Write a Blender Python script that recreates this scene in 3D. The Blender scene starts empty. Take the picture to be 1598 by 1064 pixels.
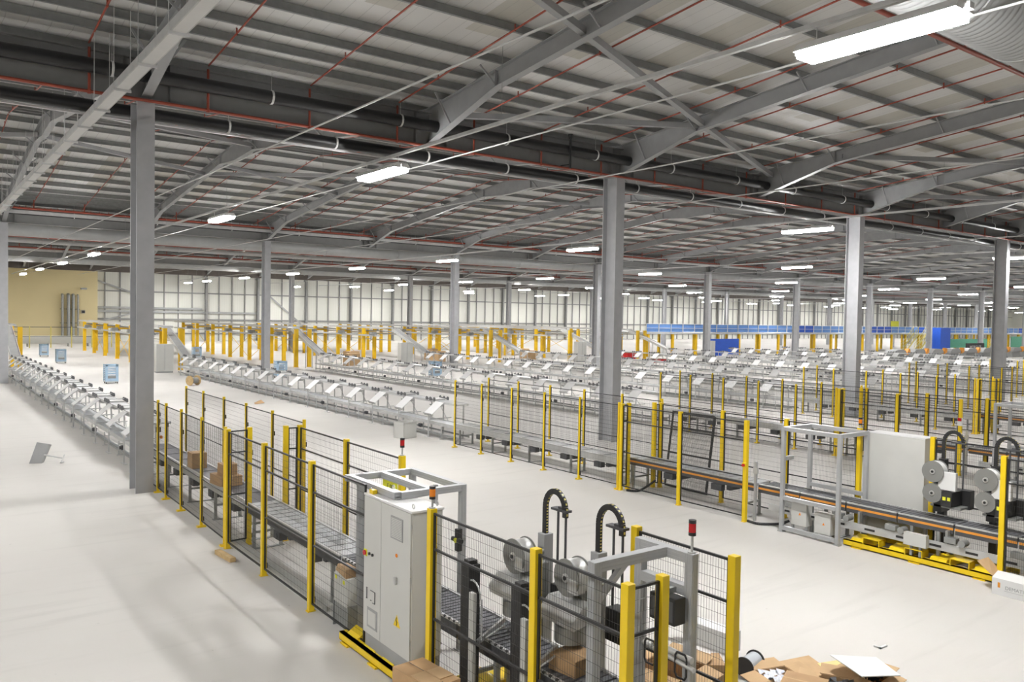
import bpy, bmesh, math, random
from mathutils import Vector, Matrix
random.seed(7)
SC = bpy.context.scene
COL = SC.collection
D = bpy.data

# ------------------------------------------------------------------ camera
def setup_camera(f=1270.0, yaw=36.7, pitch=-1.7, roll=0.98, H=4.2):
    y, p, r = map(math.radians, (yaw, pitch, roll))
    fw = Vector((math.sin(y)*math.cos(p), math.cos(y)*math.cos(p), math.sin(p)))
    rt = Vector((math.cos(y), -math.sin(y), 0))
    up = rt.cross(fw)
    rt2 = rt*math.cos(r)+up*math.sin(r)
    up2 = -rt*math.sin(r)+up*math.cos(r)
    m = Matrix((rt2, up2, -fw)).transposed().to_4x4()
    m.translation = Vector((0, 0, H))
    cam = D.cameras.new('camera')
    cam.sensor_width = 36
    cam.lens = f/1598*36
    cam.clip_end = 1000
    cam.clip_start = 0.05
    o = D.objects.new('camera', cam)
    COL.objects.link(o)
    o.matrix_world = m
    SC.camera = o
setup_camera()

# ------------------------------------------------------------------ world / exposure
W = D.worlds.new('world')
SC.world = W
W.use_nodes = True
W.node_tree.nodes['Background'].inputs[0].default_value = (0.9, 0.95, 1, 1)
W.node_tree.nodes['Background'].inputs[1].default_value = 0.3
SC.view_settings.view_transform = 'Standard'
SC.view_settings.look = 'None'
SC.view_settings.gamma = 1
SC.view_settings.use_curve_mapping = False
SC.view_settings.exposure = -0.36
LAMP_STRENGTH = 300.0
SC.cycles.max_bounces = 10
SC.cycles.diffuse_bounces = 6
SC.cycles.glossy_bounces = 3
SC.cycles.transparent_max_bounces = 12
SC.cycles.sample_clamp_indirect = 6
SC.cycles.caustics_reflective = False
SC.cycles.caustics_refractive = False

# ------------------------------------------------------------------ materials
MATS = {}
def mat(name, col, rough=0.5, metal=0.0, noise=0.06, scale=3.0, bump=0.0, spec=0.5, coord='Object'):
    if name in MATS: return MATS[name]
    m = D.materials.new(name); m.use_nodes = True
    nt = m.node_tree; b = nt.nodes['Principled BSDF']
    b.inputs['Roughness'].default_value = rough
    b.inputs['Metallic'].default_value = metal
    b.inputs['Specular IOR Level'].default_value = spec
    tc = nt.nodes.new('ShaderNodeTexCoord')
    nz = nt.nodes.new('ShaderNodeTexNoise'); nz.inputs['Scale'].default_value = scale
    nz.inputs['Detail'].default_value = 4
    nt.links.new(tc.outputs[coord], nz.inputs['Vector'])
    rp = nt.nodes.new('ShaderNodeValToRGB')
    rp.color_ramp.elements[0].position = 0.3; rp.color_ramp.elements[1].position = 0.7
    rp.color_ramp.elements[0].color = [c*(1-noise) for c in col]+[1]
    rp.color_ramp.elements[1].color = [min(1, c*(1+noise)) for c in col]+[1]
    nt.links.new(nz.outputs['Fac'], rp.inputs[0])
    nt.links.new(rp.outputs[0], b.inputs['Base Color'])
    if bump:
        bp = nt.nodes.new('ShaderNodeBump'); bp.inputs['Strength'].default_value = bump
        nt.links.new(nz.outputs['Fac'], bp.inputs['Height']); nt.links.new(bp.outputs[0], b.inputs['Normal'])
    MATS[name] = m
    return m
def emis(name, col, s):
    m = D.materials.new(name); m.use_nodes = True
    b = m.node_tree.nodes['Principled BSDF']
    b.inputs['Base Color'].default_value = (.9, .9, .9, 1)
    b.inputs['Emission Color'].default_value = (*col, 1); b.inputs['Emission Strength'].default_value = s
    MATS[name] = m
    return m
def node_math(nt, op, a, b=None):
    n = nt.nodes.new('ShaderNodeMath'); n.operation = op
    for i, v in enumerate((a, b)):
        if v is None: continue
        if hasattr(v, 'is_linked'): nt.links.new(v, n.inputs[i])
        else: n.inputs[i].default_value = v
    return n.outputs[0]
def mix_col(nt, fac, a, b):
    n = nt.nodes.new('ShaderNodeMix'); n.data_type = 'RGBA'
    if hasattr(fac, 'is_linked'): nt.links.new(fac, n.inputs[0])
    else: n.inputs[0].default_value = fac
    for i, v in ((6, a), (7, b)):
        if hasattr(v, 'is_linked'): nt.links.new(v, n.inputs[i])
        else: n.inputs[i].default_value = (*v, 1)
    return n.outputs[2]

STEEL = mat('grey_painted_steel', (.33, .335, .34), .42)
COLUMN = mat('light_grey_column_paint', (.43, .435, .45), .4)
STEEL_D = mat('dark_grey_painted_steel', (.24, .24, .236), .5)
GALV = mat('galvanised_steel', (.34, .35, .34), .45, .35, .12, 6)
PURL = mat('dull_galvanised_purlin', (.25, .255, .25), .5, .2, .1, 6)
ZINC = mat('light_zinc_steel', (.60, .605, .60), .35, .3, .08, 5)
ALU = mat('anodised_aluminium', (.52, .53, .54), .38, .35, .05)
STAIN = mat('stainless_steel', (.72, .72, .71), .33, .6, .06, 8)
YEL = mat('yellow_paint', (.88, .62, .015), .35, 0, .05)
YELD = mat('golden_yellow_paint', (.86, .53, .01), .42, 0, .06)
YELP = mat('pale_yellow_paint', (.72, .62, .18), .5)
BLK = mat('black_paint', (.02, .02, .021), .45)
WIRE = mat('dark_wire', (.05, .05, .048), .5)
DGREY = mat('dark_grey_plastic', (.07, .072, .078), .5)
BELT = mat('dark_grey_belt', (.13, .132, .148), .5, 0, .1, 20)
SLAT = mat('dark_grey_slat', (.085, .087, .097), .5)
CLAMP = mat('grey_clamp_plastic', (.16, .163, .17), .5)
LBELT = mat('pale_grey_roller_deck', (.50, .52, .54), .42, .2, .05, 10)
WHITE = mat('white_powder_coat', (.80, .80, .79), .35, 0, .02)
LGREY = mat('light_grey_cabinet_paint', (.62, .62, .59), .42, 0, .02)
MGREY = mat('mid_grey_paint', (.36, .365, .365), .45)
PANEL = mat('white_sloped_board', (.86, .86, .86), .3, 0, .02)
RED = mat('red_pipe_paint', (.29, .055, .03), .45)
BRED = mat('red_beacon_lens', (.55, .02, .025), .25)
ORNG = mat('orange_beacon_lens', (.85, .25, .02), .25)
ORST = mat('orange_stripe', (.80, .33, .05), .5)
BLKPIPE = mat('black_pipe', (.012, .012, .013), .38)
REELF = mat('dull_grey_reel_flange', (.22, .22, .21), .5)
CARD = mat('cardboard', (.47, .30, .155), .8, 0, .08, 5)
CARD2 = mat('pale_cardboard', (.56, .38, .21), .8, 0, .08, 5)
WOOD = mat('pale_wood', (.56, .40, .20), .7, 0, .15, 8)
DUCT = mat('galvanised_duct', (.50, .51, .51), .45, .25, .05, 2)
BLUE = mat('blue_mesh_sheet', (.06, .20, .62), .6)
BLUES = mat('strong_blue_sheet', (.02, .10, .55), .6)
BLUEL = mat('pale_blue_cage', (.42, .58, .74), .6)
GREEN = mat('green_sheet', (.10, .38, .25), .6)
ROLLER = mat('bright_zinc_roller', (.74, .75, .76), .3, .25, .04)
PAPER = mat('white_paper', (.82, .82, .80), .7)
YLAB = mat('fluorescent_yellow_label', (.80, .80, .05), .6)
GLASSY = mat('silver_foil', (.36, .37, .4), .4, .5, .2, 30)
BRASS = mat('brass_fitting', (.4, .25, .08), .4, .6)
CREAM = mat('cream_wall_paint', (.74, .63, .36), .7, 0, .03, .3)
LAMP = emis('lamp_diffuser', (1, .99, .98), LAMP_STRENGTH)

def floor_mat():
    m = D.materials.new('white_screed_floor'); m.use_nodes = True
    nt = m.node_tree; b = nt.nodes['Principled BSDF']
    tc = nt.nodes.new('ShaderNodeTexCoord')
    n1 = nt.nodes.new('ShaderNodeTexNoise'); n1.inputs['Scale'].default_value = .22; n1.inputs['Detail'].default_value = 6
    nt.links.new(tc.outputs['Object'], n1.inputs['Vector'])
    mp = nt.nodes.new('ShaderNodeMapping'); mp.inputs['Scale'].default_value = (.25, 2.2, 1)
    nt.links.new(tc.outputs['Object'], mp.inputs['Vector'])
    n2 = nt.nodes.new('ShaderNodeTexNoise'); n2.inputs['Scale'].default_value = 1.6; n2.inputs['Detail'].default_value = 5
    nt.links.new(mp.outputs[0], n2.inputs['Vector'])
    n3 = nt.nodes.new('ShaderNodeTexNoise'); n3.inputs['Scale'].default_value = 9; n3.inputs['Detail'].default_value = 2
    nt.links.new(tc.outputs['Object'], n3.inputs['Vector'])
    r1 = nt.nodes.new('ShaderNodeMapRange'); r1.inputs[1].default_value = .3; r1.inputs[2].default_value = .7
    nt.links.new(n1.outputs['Fac'], r1.inputs[0])
    c1 = mix_col(nt, r1.outputs[0], (.595, .575, .545), (.665, .645, .615))
    r2 = nt.nodes.new('ShaderNodeMapRange'); r2.inputs[1].default_value = .55; r2.inputs[2].default_value = .8
    nt.links.new(n2.outputs['Fac'], r2.inputs[0])
    c2 = mix_col(nt, node_math(nt, 'MULTIPLY', r2.outputs[0], .6), c1, (.52, .505, .48))
    r3 = nt.nodes.new('ShaderNodeMapRange'); r3.inputs[1].default_value = .74; r3.inputs[2].default_value = .78
    nt.links.new(n3.outputs['Fac'], r3.inputs[0])
    c3 = mix_col(nt, node_math(nt, 'MULTIPLY', r3.outputs[0], .35), c2, (.40, .38, .35))
    nt.links.new(c3, b.inputs['Base Color'])
    b.inputs['Roughness'].default_value = .55
    b.inputs['Specular IOR Level'].default_value = .25
    return m
FLOOR = floor_mat()

def roof_mat():
    # white liner sheets with translucent cream roof-light sheets mid-slope
    m = D.materials.new('roof_liner'); m.use_nodes = True
    nt = m.node_tree; b = nt.nodes['Principled BSDF']
    tc = nt.nodes.new('ShaderNodeTexCoord'); sp = nt.nodes.new('ShaderNodeSeparateXYZ')
    nt.links.new(tc.outputs['Object'], sp.inputs[0])
    fx = node_math(nt, 'FRACT', node_math(nt, 'DIVIDE', node_math(nt, 'ADD', sp.outputs[0], 500.3), 2.49))
    strip = node_math(nt, 'LESS_THAN', fx, .38)
    # distance from the valley 0..16.67
    fy = node_math(nt, 'FRACT', node_math(nt, 'DIVIDE', node_math(nt, 'ADD', sp.outputs[1], 313.333), 33.3333))
    dv = node_math(nt, 'MULTIPLY', node_math(nt, 'SUBTRACT', .5, node_math(nt, 'ABSOLUTE', node_math(nt, 'SUBTRACT', fy, .5))), 33.3333)
    mid = node_math(nt, 'MULTIPLY', node_math(nt, 'GREATER_THAN', dv, 4.4), node_math(nt, 'LESS_THAN', dv, 12.1))
    fac = node_math(nt, 'MULTIPLY', strip, mid)
    seam = node_math(nt, 'LESS_THAN', node_math(nt, 'FRACT', node_math(nt, 'DIVIDE', sp.outputs[0], .415)), .045)
    nz = nt.nodes.new('ShaderNodeTexNoise'); nz.inputs['Scale'].default_value = .8; nz.inputs['Detail'].default_value = 5
    nt.links.new(tc.outputs['Object'], nz.inputs['Vector'])
    white = mix_col(nt, nz.outputs['Fac'], (.74, .735, .72), (.85, .845, .83))
    c = mix_col(nt, fac, white, (.62, .605, .55))
    c = mix_col(nt, node_math(nt, 'MULTIPLY', seam, .35), c, (.36, .36, .35))
    nt.links.new(c, b.inputs['Base Color'])
    b.inputs['Roughness'].default_value = .6
    return m
ROOF = roof_mat()

def clad_mat():
    m = D.materials.new('pale_liner_cladding'); m.use_nodes = True
    nt = m.node_tree; b = nt.nodes['Principled BSDF']
    tc = nt.nodes.new('ShaderNodeTexCoord'); sp = nt.nodes.new('ShaderNodeSeparateXYZ')
    nt.links.new(tc.outputs['Object'], sp.inputs[0])
    s = node_math(nt, 'ADD', sp.outputs[0], sp.outputs[1])
    rib = node_math(nt, 'LESS_THAN', node_math(nt, 'FRACT', node_math(nt, 'DIVIDE', s, .31)), .12)
    c = mix_col(nt, node_math(nt, 'MULTIPLY', rib, .35), (.76, .76, .70), (.6, .6, .54))
    nt.links.new(c, b.inputs['Base Color']); b.inputs['Roughness'].default_value = .55
    return m
CLAD = clad_mat()

# ------------------------------------------------------------------ mesh builder
class MB:
    def __init__(s): s.v = []; s.f = []; s.sm = []
    def add(s, vs, fs, smooth=False):
        o = len(s.v); s.v += [tuple(p) for p in vs]
        for f in fs: s.f.append(tuple(i+o for i in f)); s.sm.append(smooth)
        return s
    def box(s, x0, y0, z0, x1, y1, z1):
        vs = [(x0,y0,z0),(x1,y0,z0),(x1,y1,z0),(x0,y1,z0),(x0,y0,z1),(x1,y0,z1),(x1,y1,z1),(x0,y1,z1)]
        return s.add(vs, [(0,3,2,1),(4,5,6,7),(0,1,5,4),(1,2,6,5),(2,3,7,6),(3,0,4,7)])
    def cbox(s, cx, cy, cz, sx, sy, sz):
        return s.box(cx-sx/2, cy-sy/2, cz-sz/2, cx+sx/2, cy+sy/2, cz+sz/2)
    def bev(s, x0, y0, z0, x1, y1, z1, r=.01):
        # box with chamfered vertical and horizontal edges
        bm = bmesh.new(); bmesh.ops.create_cube(bm, size=1)
        for v in bm.verts: v.co = Vector(((x0+x1)/2+v.co.x*(x1-x0), (y0+y1)/2+v.co.y*(y1-y0), (z0+z1)/2+v.co.z*(z1-z0)))
        bmesh.ops.bevel(bm, geom=bm.edges[:], offset=r, segments=2, affect='EDGES', profile=.6)
        bm.verts.index_update()
        s.add([v.co[:] for v in bm.verts], [[v.index for v in f.verts] for f in bm.faces]); bm.free()
        return s
    def frame(s, p, q, up=(0,0,1)):
        p, q = Vector(p), Vector(q); d = (q-p).normalized(); u = Vector(up)
        if abs(d.dot(u)) > .98: u = Vector((0,1,0))
        a = d.cross(u).normalized(); return p, q, a, a.cross(d).normalized()
    def bar(s, p, q, w, h=None, up=(0,0,1)):
        h = h or w; p, q, a, b = s.frame(p, q, up)
        vs = [e+a*(i*w/2)+b*(j*h/2) for e in (p, q) for i, j in ((-1,-1),(1,-1),(1,1),(-1,1))]
        return s.add(vs, [(0,1,2,3),(7,6,5,4),(0,4,5,1),(1,5,6,2),(2,6,7,3),(3,7,4,0)])
    def wire(s, p, q, w):
        p, q, a, b = s.frame(p, q)
        vs = [e+a*(math.cos(t)*w)+b*(math.sin(t)*w) for e in (p, q) for t in (0, 2.094, 4.189)]
        return s.add(vs, [(0,1,4,3),(1,2,5,4),(2,0,3,5)])
    def cyl(s, p, q, r, n=12, r2=None, caps=True):
        r2 = r if r2 is None else r2
        p, q, a, b = s.frame(p, q)
        vs = [e+a*(math.cos(2*math.pi*i/n)*k)+b*(math.sin(2*math.pi*i/n)*k) for e, k in ((p, r), (q, r2)) for i in range(n)]
        s.add(vs, [(i, (i+1) % n, n+(i+1) % n, n+i) for i in range(n)], True)
        if caps: s.add(vs, [tuple(range(n-1, -1, -1)), tuple(range(n, 2*n))])
        return s
    def path(s, pts, r, n=8):
        for a, b in zip(pts, pts[1:]): s.cyl(a, b, r, n)
        return s
    def ring(s, c, ax, r0, r1, w, n=20):
        # annulus solid, axis ax, centred
        c = Vector(c); ax = Vector(ax).normalized(); p, q, a, b = s.frame(c-ax*w/2, c+ax*w/2)
        vs = []
        for e in (p, q):
            for r in (r0, r1):
                vs += [e+a*(math.cos(2*math.pi*i/n)*r)+b*(math.sin(2*math.pi*i/n)*r) for i in range(n)]
        fs = []
        for i in range(n):
            j = (i+1) % n
            fs += [(i, j, n+j, n+i), (2*n+j, 2*n+i, 3*n+i, 3*n+j), (n+i, n+j, 3*n+j, 3*n+i), (j, i, 2*n+i, 2*n+j)]
        return s.add(vs, fs)
    def prism(s, poly, off, axis='x'):
        # poly: list of points in 3D, extruded by vector off
        n = len(poly); off = Vector(off)
        vs = [Vector(p) for p in poly]+[Vector(p)+off for p in poly]
        fs = [tuple(range(n-1, -1, -1)), tuple(range(n, 2*n))]+[(i, (i+1) % n, n+(i+1) % n, n+i) for i in range(n)]
        return s.add(vs, fs)
    def mesh(s, name, m):
        me = D.meshes.new(name); me.from_pydata(s.v, [], s.f)
        me.polygons.foreach_set('use_smooth', s.sm)
        me.materials.append(m); me.update(); return me
    def build(s, name, m, parent=None, loc=None):
        o = D.objects.new(name, s.mesh(name, m)); COL.objects.link(o)
        if parent: o.parent = parent
        if loc: o.location = loc
        return o

def inst(name, me, parent=None, loc=(0,0,0), rot=None, scale=None):
    o = D.objects.new(name, me); COL.objects.link(o)
    if parent: o.parent = parent
    o.location = loc
    if rot: o.rotation_euler = rot
    if scale: o.scale = scale
    return o
def tag(o, label, cat, group=None, kind=None):
    o['label'] = label; o['category'] = cat
    if group: o['group'] = group
    if kind: o['kind'] = kind
    return o
def thing(name, label, cat, loc=(0,0,0), rotz=0, group=None, kind=None):
    o = D.objects.new(name, None); COL.objects.link(o); o.location = loc; o.rotation_euler = (0,0,rotz)
    o.empty_display_size = .2
    return tag(o, label, cat, group, kind)
def struct(o, label=None, cat=None, group=None):
    o['kind'] = 'structure'
    if label: o['label'] = label; o['category'] = cat
    if group: o['group'] = group
    return o
def copy_tree(src, loc=None, parent=None):
    c = src.copy(); COL.objects.link(c)
    if parent: c.parent = parent
    if loc is not None: c.location = loc
    for ch in src.children: copy_tree(ch, None, c)
    return c
ORD = ['first','second','third','fourth','fifth','sixth','seventh','eighth','ninth','tenth','eleventh','twelfth','thirteenth','fourteenth','fifteenth','sixteenth','seventeenth','eighteenth','nineteenth','twentieth']
def nth(i):
    if i < 20: return ORD[i]
    return 'twenty-'+ORD[i-20] if i < 29 else 'thirtieth'

# ------------------------------------------------------------------ shell
XA, XB, YA, YB = -34.0, 300.0, -30.0, 120.0
RISE = .105
def roof_z(y):       # underside of the rafters' top line
    d = abs(((y-20+16.6667) % 33.3333)-16.6667)
    return 10.0+RISE*d
struct(MB().box(XA, YA, -.3, XB, YB, 0).build('floor', FLOOR))
mb = MB()
ys = [YA]+[3.3333-33.3333+16.6667*k for k in range(1, 10)]
ys = [YA+16.6667*k for k in range(10)]
for a, b in zip(ys, ys[1:]):
    za, zb = roof_z(a+.001)+.22, roof_z(b-.001)+.22
    mb.add([(XA,a,za),(XB,a,za),(XB,b,zb),(XA,b,zb),(XA,a,za+.15),(XB,a,za+.15),(XB,b,zb+.15),(XA,b,zb+.15)],
           [(0,1,2,3),(7,6,5,4),(0,4,5,1),(1,5,6,2),(2,6,7,3),(3,7,4,0)])
struct(mb.build('ceiling', ROOF))
struct(MB().box(20.3, YB, 0, XB, YB+.3, 10.1).build('wall_back', CLAD))
struct(MB().box(XA, YB-1.2, 0, 20.3, YB+.3, 10.1).build('wall_back_cream', CREAM))
struct(MB().box(XB, YA, 0, XB+.3, YB, 12).build('wall_right', CLAD))
struct(MB().box(XA-.3, YA, 0, XA, YB, 12).build('wall_left', CREAM))
struct(MB().box(XA, YA-.3, 0, XB, YA, 12).build('wall_front', CLAD))
# back wall framing: columns, rails, sheeting posts and braces
col_me = MB().box(-.15,-.5,0,.15,-.48,9.4).box(-.15,-.02,0,.15,0,9.4).box(-.01,-.5,0,.01,0,9.4).mesh('wall_column', STEEL_D)
for k in range(2, 38):
    struct(inst('wall_column', col_me, None, (4.5+7.5*k, YB-.08, 0)), 'dark grey steel post against the pale cladding of the back wall', 'column', 'back wall posts')
mul_me = MB().box(-.06,-.16,0,.06,-.02,9.3).mesh('sheeting_post', STEEL_D)
for k in range(0, 36):
    for j in (1, 2, 3):
        struct(inst('sheeting_post', mul_me, None, (19.5+7.5*k+1.875*j, YB, 0)), 'thin dark sheeting post against the pale cladding of the back wall', 'post', 'back wall sheeting posts')
for z, h, lab in ((2.9, .22, 'lower'), (6.7, .16, 'upper'), (1.0, .16, 'bottom')):
    struct(MB().box(20.4, YB-.22, z, XB, YB-.01, z+h).build('wall_rail', STEEL_D), lab+' dark rail running the length of the pale back wall', 'rail')
for a, b, z in ((20.4, 34, 4.4), (20.4, 42, 3.9)):
    struct(MB().box(a, YB-.3, z, b, YB-.02, z+.28).build('wall_rail', MGREY), ('short grey rail on the back wall beside the cream wall, the upper of two' if z > 4 else 'short grey rail on the back wall beside the cream wall, the lower of two'), 'rail')
for (x0, z0, x1, z1), l in zip(((20.4,8.1,27,5.8), (20.4,2.6,27.5,4.6), (42.6,7.6,50,1.5)), ('falling grey brace on the back wall beside the cream wall', 'rising grey brace on the back wall beside the cream wall', 'long diagonal grey brace on the back wall')):
    struct(MB().bar((x0,YB-.35,z0),(x1,YB-.35,z1),.2,.1,(0,1,0)).build('wall_brace', MGREY), l, 'brace')
struct(MB().box(XA, YB-1.6, 9.25, XB, YB-1.21, 10.2).build('eaves_beam', mat('dark_brown_steel', (.09,.075,.065), .6)), 'dark brown eaves beam along the top of the back wall', 'beam')

# ------------------------------------------------------------------ building frame
FX = [4.4+7.47*k for k in range(-5, 22)]
col = MB()
col.box(-.19, -.03, 0, .19, .0, 8.98).box(-.19, .6, 0, .19, .63, 8.98).box(-.015, 0, 0, .015, .6, 8.98)
col_me = col.mesh('steel_column', COLUMN)
COLROWS = ((20, 'front row'), (53.3, 'second row'), (86.7, 'third row'))
for y, rn in COLROWS:
    i = 0
    for k in range(-2, 14):
        x = 4.4+14.95*k
        if y < 50 and x > 75: continue
        o = inst('steel_column', col_me, None, (x, y, 0))
        n = ORD[k] if k >= 0 else None
        lab = ('grey steel roof column, %s of the %s counted from the cream wall side' % (n, rn)) if n else ('grey steel roof column of the %s out past the packing lines' % rn)
        struct(o, lab, 'column', 'roof columns of the '+rn)
def rafter_mesh():
    # from the valley (y=0) up to the ridge (y=16.667), local z measured from 10.0
    L = 16.6667; mb = MB(); d0 = .42
    top = lambda y: RISE*y
    dep = lambda y: d0 + (.55*(1-y/3.3) if y < 3.3 else 0) + (.35*(1-(L-y)/2.2) if y > L-2.2 else 0)
    st = [0, 3.3, 8, L-2.2, L]
    for a, b in zip(st, st[1:]):
        P = lambda y, z, x: (x, y, z)
        za, zb, ba, bb = top(a), top(b), top(a)-dep(a), top(b)-dep(b)
        mb.prism([(-.008,a,ba),(-.008,b,bb),(-.008,b,zb),(-.008,a,za)], (.016,0,0))
        mb.prism([(-.11,a,ba-.02),(-.11,b,bb-.02),(-.11,b,bb),(-.11,a,ba)], (.22,0,0))
        mb.prism([(-.11,a,za-.02),(-.11,b,zb-.02),(-.11,b,zb),(-.11,a,za)], (.22,0,0))
    for y in (3.3, L-2.2): mb.box(-.1, y-.008, top(y)-dep(y), .1, y+.008, top(y))
    # light restraint straps seen on the web side
    for y in (1.2, 3.3, 7.1, 10.5, 13.9):
        for sx in (-1, 1):
            mb.bar((sx*.55, y, top(y)+.02), (sx*.06, y, top(y)-dep(y)+.03), .03, .05)
    return mb.mesh('rafter', STEEL)
raf_me = rafter_mesh()
for k in range(9):
    ya = YA+16.6667*k
    up = k % 2 == 1      # odd segments start at a valley
    for x in FX:
        if (ya < 20 and (x > 60)) or x > 150 or (k == 0) or (k < 2 and x > 30): continue
        o = inst('rafter', raf_me, None, (x, ya if up else ya+16.6667, 10.0), None, (1, 1 if up else -1, 1))
        struct(o, 'grey haunched roof rafter spanning from valley beam to ridge', 'beam', 'roof rafters')
pd = [0.8, 1.6, 2.5, 3.6, 5.2, 6.9, 8.6, 10.3, 12.0, 13.7, 15.4, 16.45]
pur = MB()
Lx = XB-XA
pur.box(0,-.004,0, Lx,.004,.2).box(0,0,.19,Lx,.07,.2).box(0,-.07,0,Lx,0,.01).box(0,-.07,.0,Lx,-.062,.025)
pur_me = pur.mesh('purlin', PURL)
for k in range(9):
    ya = YA+16.6667*k
    for d in pd:
        y = ya+d if k % 2 == 1 else ya+16.6667-d
        struct(inst('purlin', pur_me, None, (XA, y, 10.0+RISE*d+.005)), 'galvanised roof purlin under the white liner sheets', 'purlin', 'roof purlins')
# valley beams with stiffeners
for y in (-13.33, 20, 53.33, 86.67):
    mb = MB().box(XA, y-.012, 8.99, XB, y+.012, 9.86).box(XA, y-.15, 8.97, XB, y+.15, 8.995).box(XA, y-.15, 9.85, XB, y+.15, 9.875)
    for x in FX:
        for dx in (-.5, .5): mb.box(x+dx-.008, y-.14, 8.99, x+dx+.008, y+.14, 9.86)
    struct(mb.build('valley_beam', STEEL_D), 'deep dark grey valley beam carried on the %s of columns' % {20:'front row',53.33:'second row',86.67:'third row'}.get(y,'row behind the viewer'), 'beam')
# roof bracing
def brace(p, q, lab):
    struct(MB().bar(p, q, .16, .16).build('roof_brace', STEEL), lab, 'brace', 'diagonal roof braces')
bl = 'grey diagonal tube bracing one roof rafter to the next'
for a, b in (((4.4,10.6),(11.87,13.5)), ((11.87,13.5),(19.35,16.5)), ((19.35,16.5),(26.8,19.4)), ((11.87,19.6),(19.35,16.7)), ((26.8,16.5),(34.3,13.5)), ((34.3,19.4),(41.8,16.5)),
             ((4.4,15.0),(-3.1,18.9)), ((4.4,13.8),(-3.1,10.5)), ((-3.1,27.5),(4.4,31)), ((4.4,31),(11.87,34.5)), ((11.87,39.5),(19.35,42.5)), ((4.4,38.5),(11.87,41.5)), ((-3.1,42.5),(4.4,38.5)), ((11.87,41.5),(19.35,38.2)), ((26.8,41.5),(34.3,38.2))):
    zf = lambda y: roof_z(y)-.25
    brace((a[0],a[1],zf(a[1])), (b[0],b[1],zf(b[1])), bl)
# sag rods between purlins
# ------------------------------------------------------------------ services under the roof
def long_pipe(name, p, q, r, m, label, cat, straps=None, smat=None, sname='strap', n=14):
    t = thing(name, label, cat, p)
    q = Vector(q)-Vector(p)
    MB().cyl((0,0,0), q, r, n).build('pipe', m, t)
    if straps:
        L = q.length; d = q.normalized()
        me = MB().ring((0,0,0), d, r, r+.012, .05, n).wire((0,0,r), (0,0,r+.45), .006).mesh(sname, smat)
        k = int(L/straps)
        for i in range(min(k, 95)):
            inst(sname, me, t, d*(straps*(i+.4)))
    return t
long_pipe('drainage_pipe', (-12,19.59,9.44), (95,19.59,9.44), .16, BLKPIPE, 'black drainage pipe strapped along the front of the nearest valley beam, the upper one', 'pipe', 3.55, WHITE)
long_pipe('drainage_pipe', (-12,20.95,8.88), (95,20.95,8.88), .15, BLKPIPE, 'black drainage pipe hung behind the front row of columns, the lower one', 'pipe', 2.9, WHITE)
long_pipe('drainage_pipe', (-12,52.84,9.55), (140,52.84,9.55), .14, BLKPIPE, 'black drainage pipe along the front of the second valley beam', 'pipe', 4.5, WHITE)
long_pipe('drainage_pipe', (-12,54.2,9.2), (140,54.2,9.2), .12, BLKPIPE, 'black drainage pipe hung behind the second row of columns', 'pipe', 4.5, WHITE)
# sprinkler mains with drops and range pipes
for y, zz, lab in ((19.795, 8.93, 'red sprinkler main under the nearest valley beam'), (52.2, 9.72, 'red sprinkler main in front of the second valley beam'), (85.4, 9.72, 'red sprinkler main in front of the third valley beam')):
    t = thing('sprinkler_main', lab, 'pipe', (-12, y, zz))
    MB().cyl((0,0,0), (190,0,0), .036 if y < 40 else .06, 10).build('pipe', RED, t)
    dm = MB().cyl((0,0,0), (0,0,.95 if y < 40 else .55), .03, 8).cyl((0,0,-.05),(0,0,.05),.04,8).mesh('drop_pipe', RED)
    for k in range(60):
        inst('drop_pipe', dm, t, (15.21-2.51*6+2.51*k, 0, 0))
    if y < 40: # pale gutter lip seen behind the main
        struct(MB().box(-12, 20.7, 8.62, 140, 20.8, 8.66).build('gutter_lip', ZINC), 'pale gutter lip under the nearest valley beam', 'gutter')
    else:
        struct(MB().box(-12, y+.12, zz-.28, 140, y+.3, zz-.1).build('gutter_lip', ZINC), 'pale gutter lip behind the sprinkler main of the %s valley beam' % ('second' if y < 60 else 'third'), 'gutter')
def range_mesh(L, s):
    mb = MB(); n = int(L/3.2)
    mb.cyl((0,0,0), (0,s*L,RISE*L), .022, 6)
    for i in range(1, n+1):
        y = i*3.2-1.2; mb.cyl((0,s*y,RISE*y-.04), (0,s*y,RISE*y+.12), .02, 6)
    return mb.mesh('sprinkler_pipe', RED)
R1, R2 = range_mesh(16.2, 1), range_mesh(16.2, -1)
for yv, nx, sides in ((20, 22, (-1, 1)), (53.33, 34, (-1, 1)), (86.67, 40, (-1, ))):
    for s in sides:
        for k in range(nx):
            o = inst('sprinkler_pipe', R1 if s > 0 else R2, None, (-4.35+2.51*k, yv+s*.35, 9.93))
            tag(o, 'thin red sprinkler pipe running up the %s slope of the roof' % {(20,-1):'nearest',(20,1):'second',(53.33,-1):'third',(53.33,1):'fourth',(86.67,-1):'fifth'}[(yv,s)], 'pipe', 'red sprinkler pipes on slope %d-%d' % (int(yv), s+1))
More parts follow.
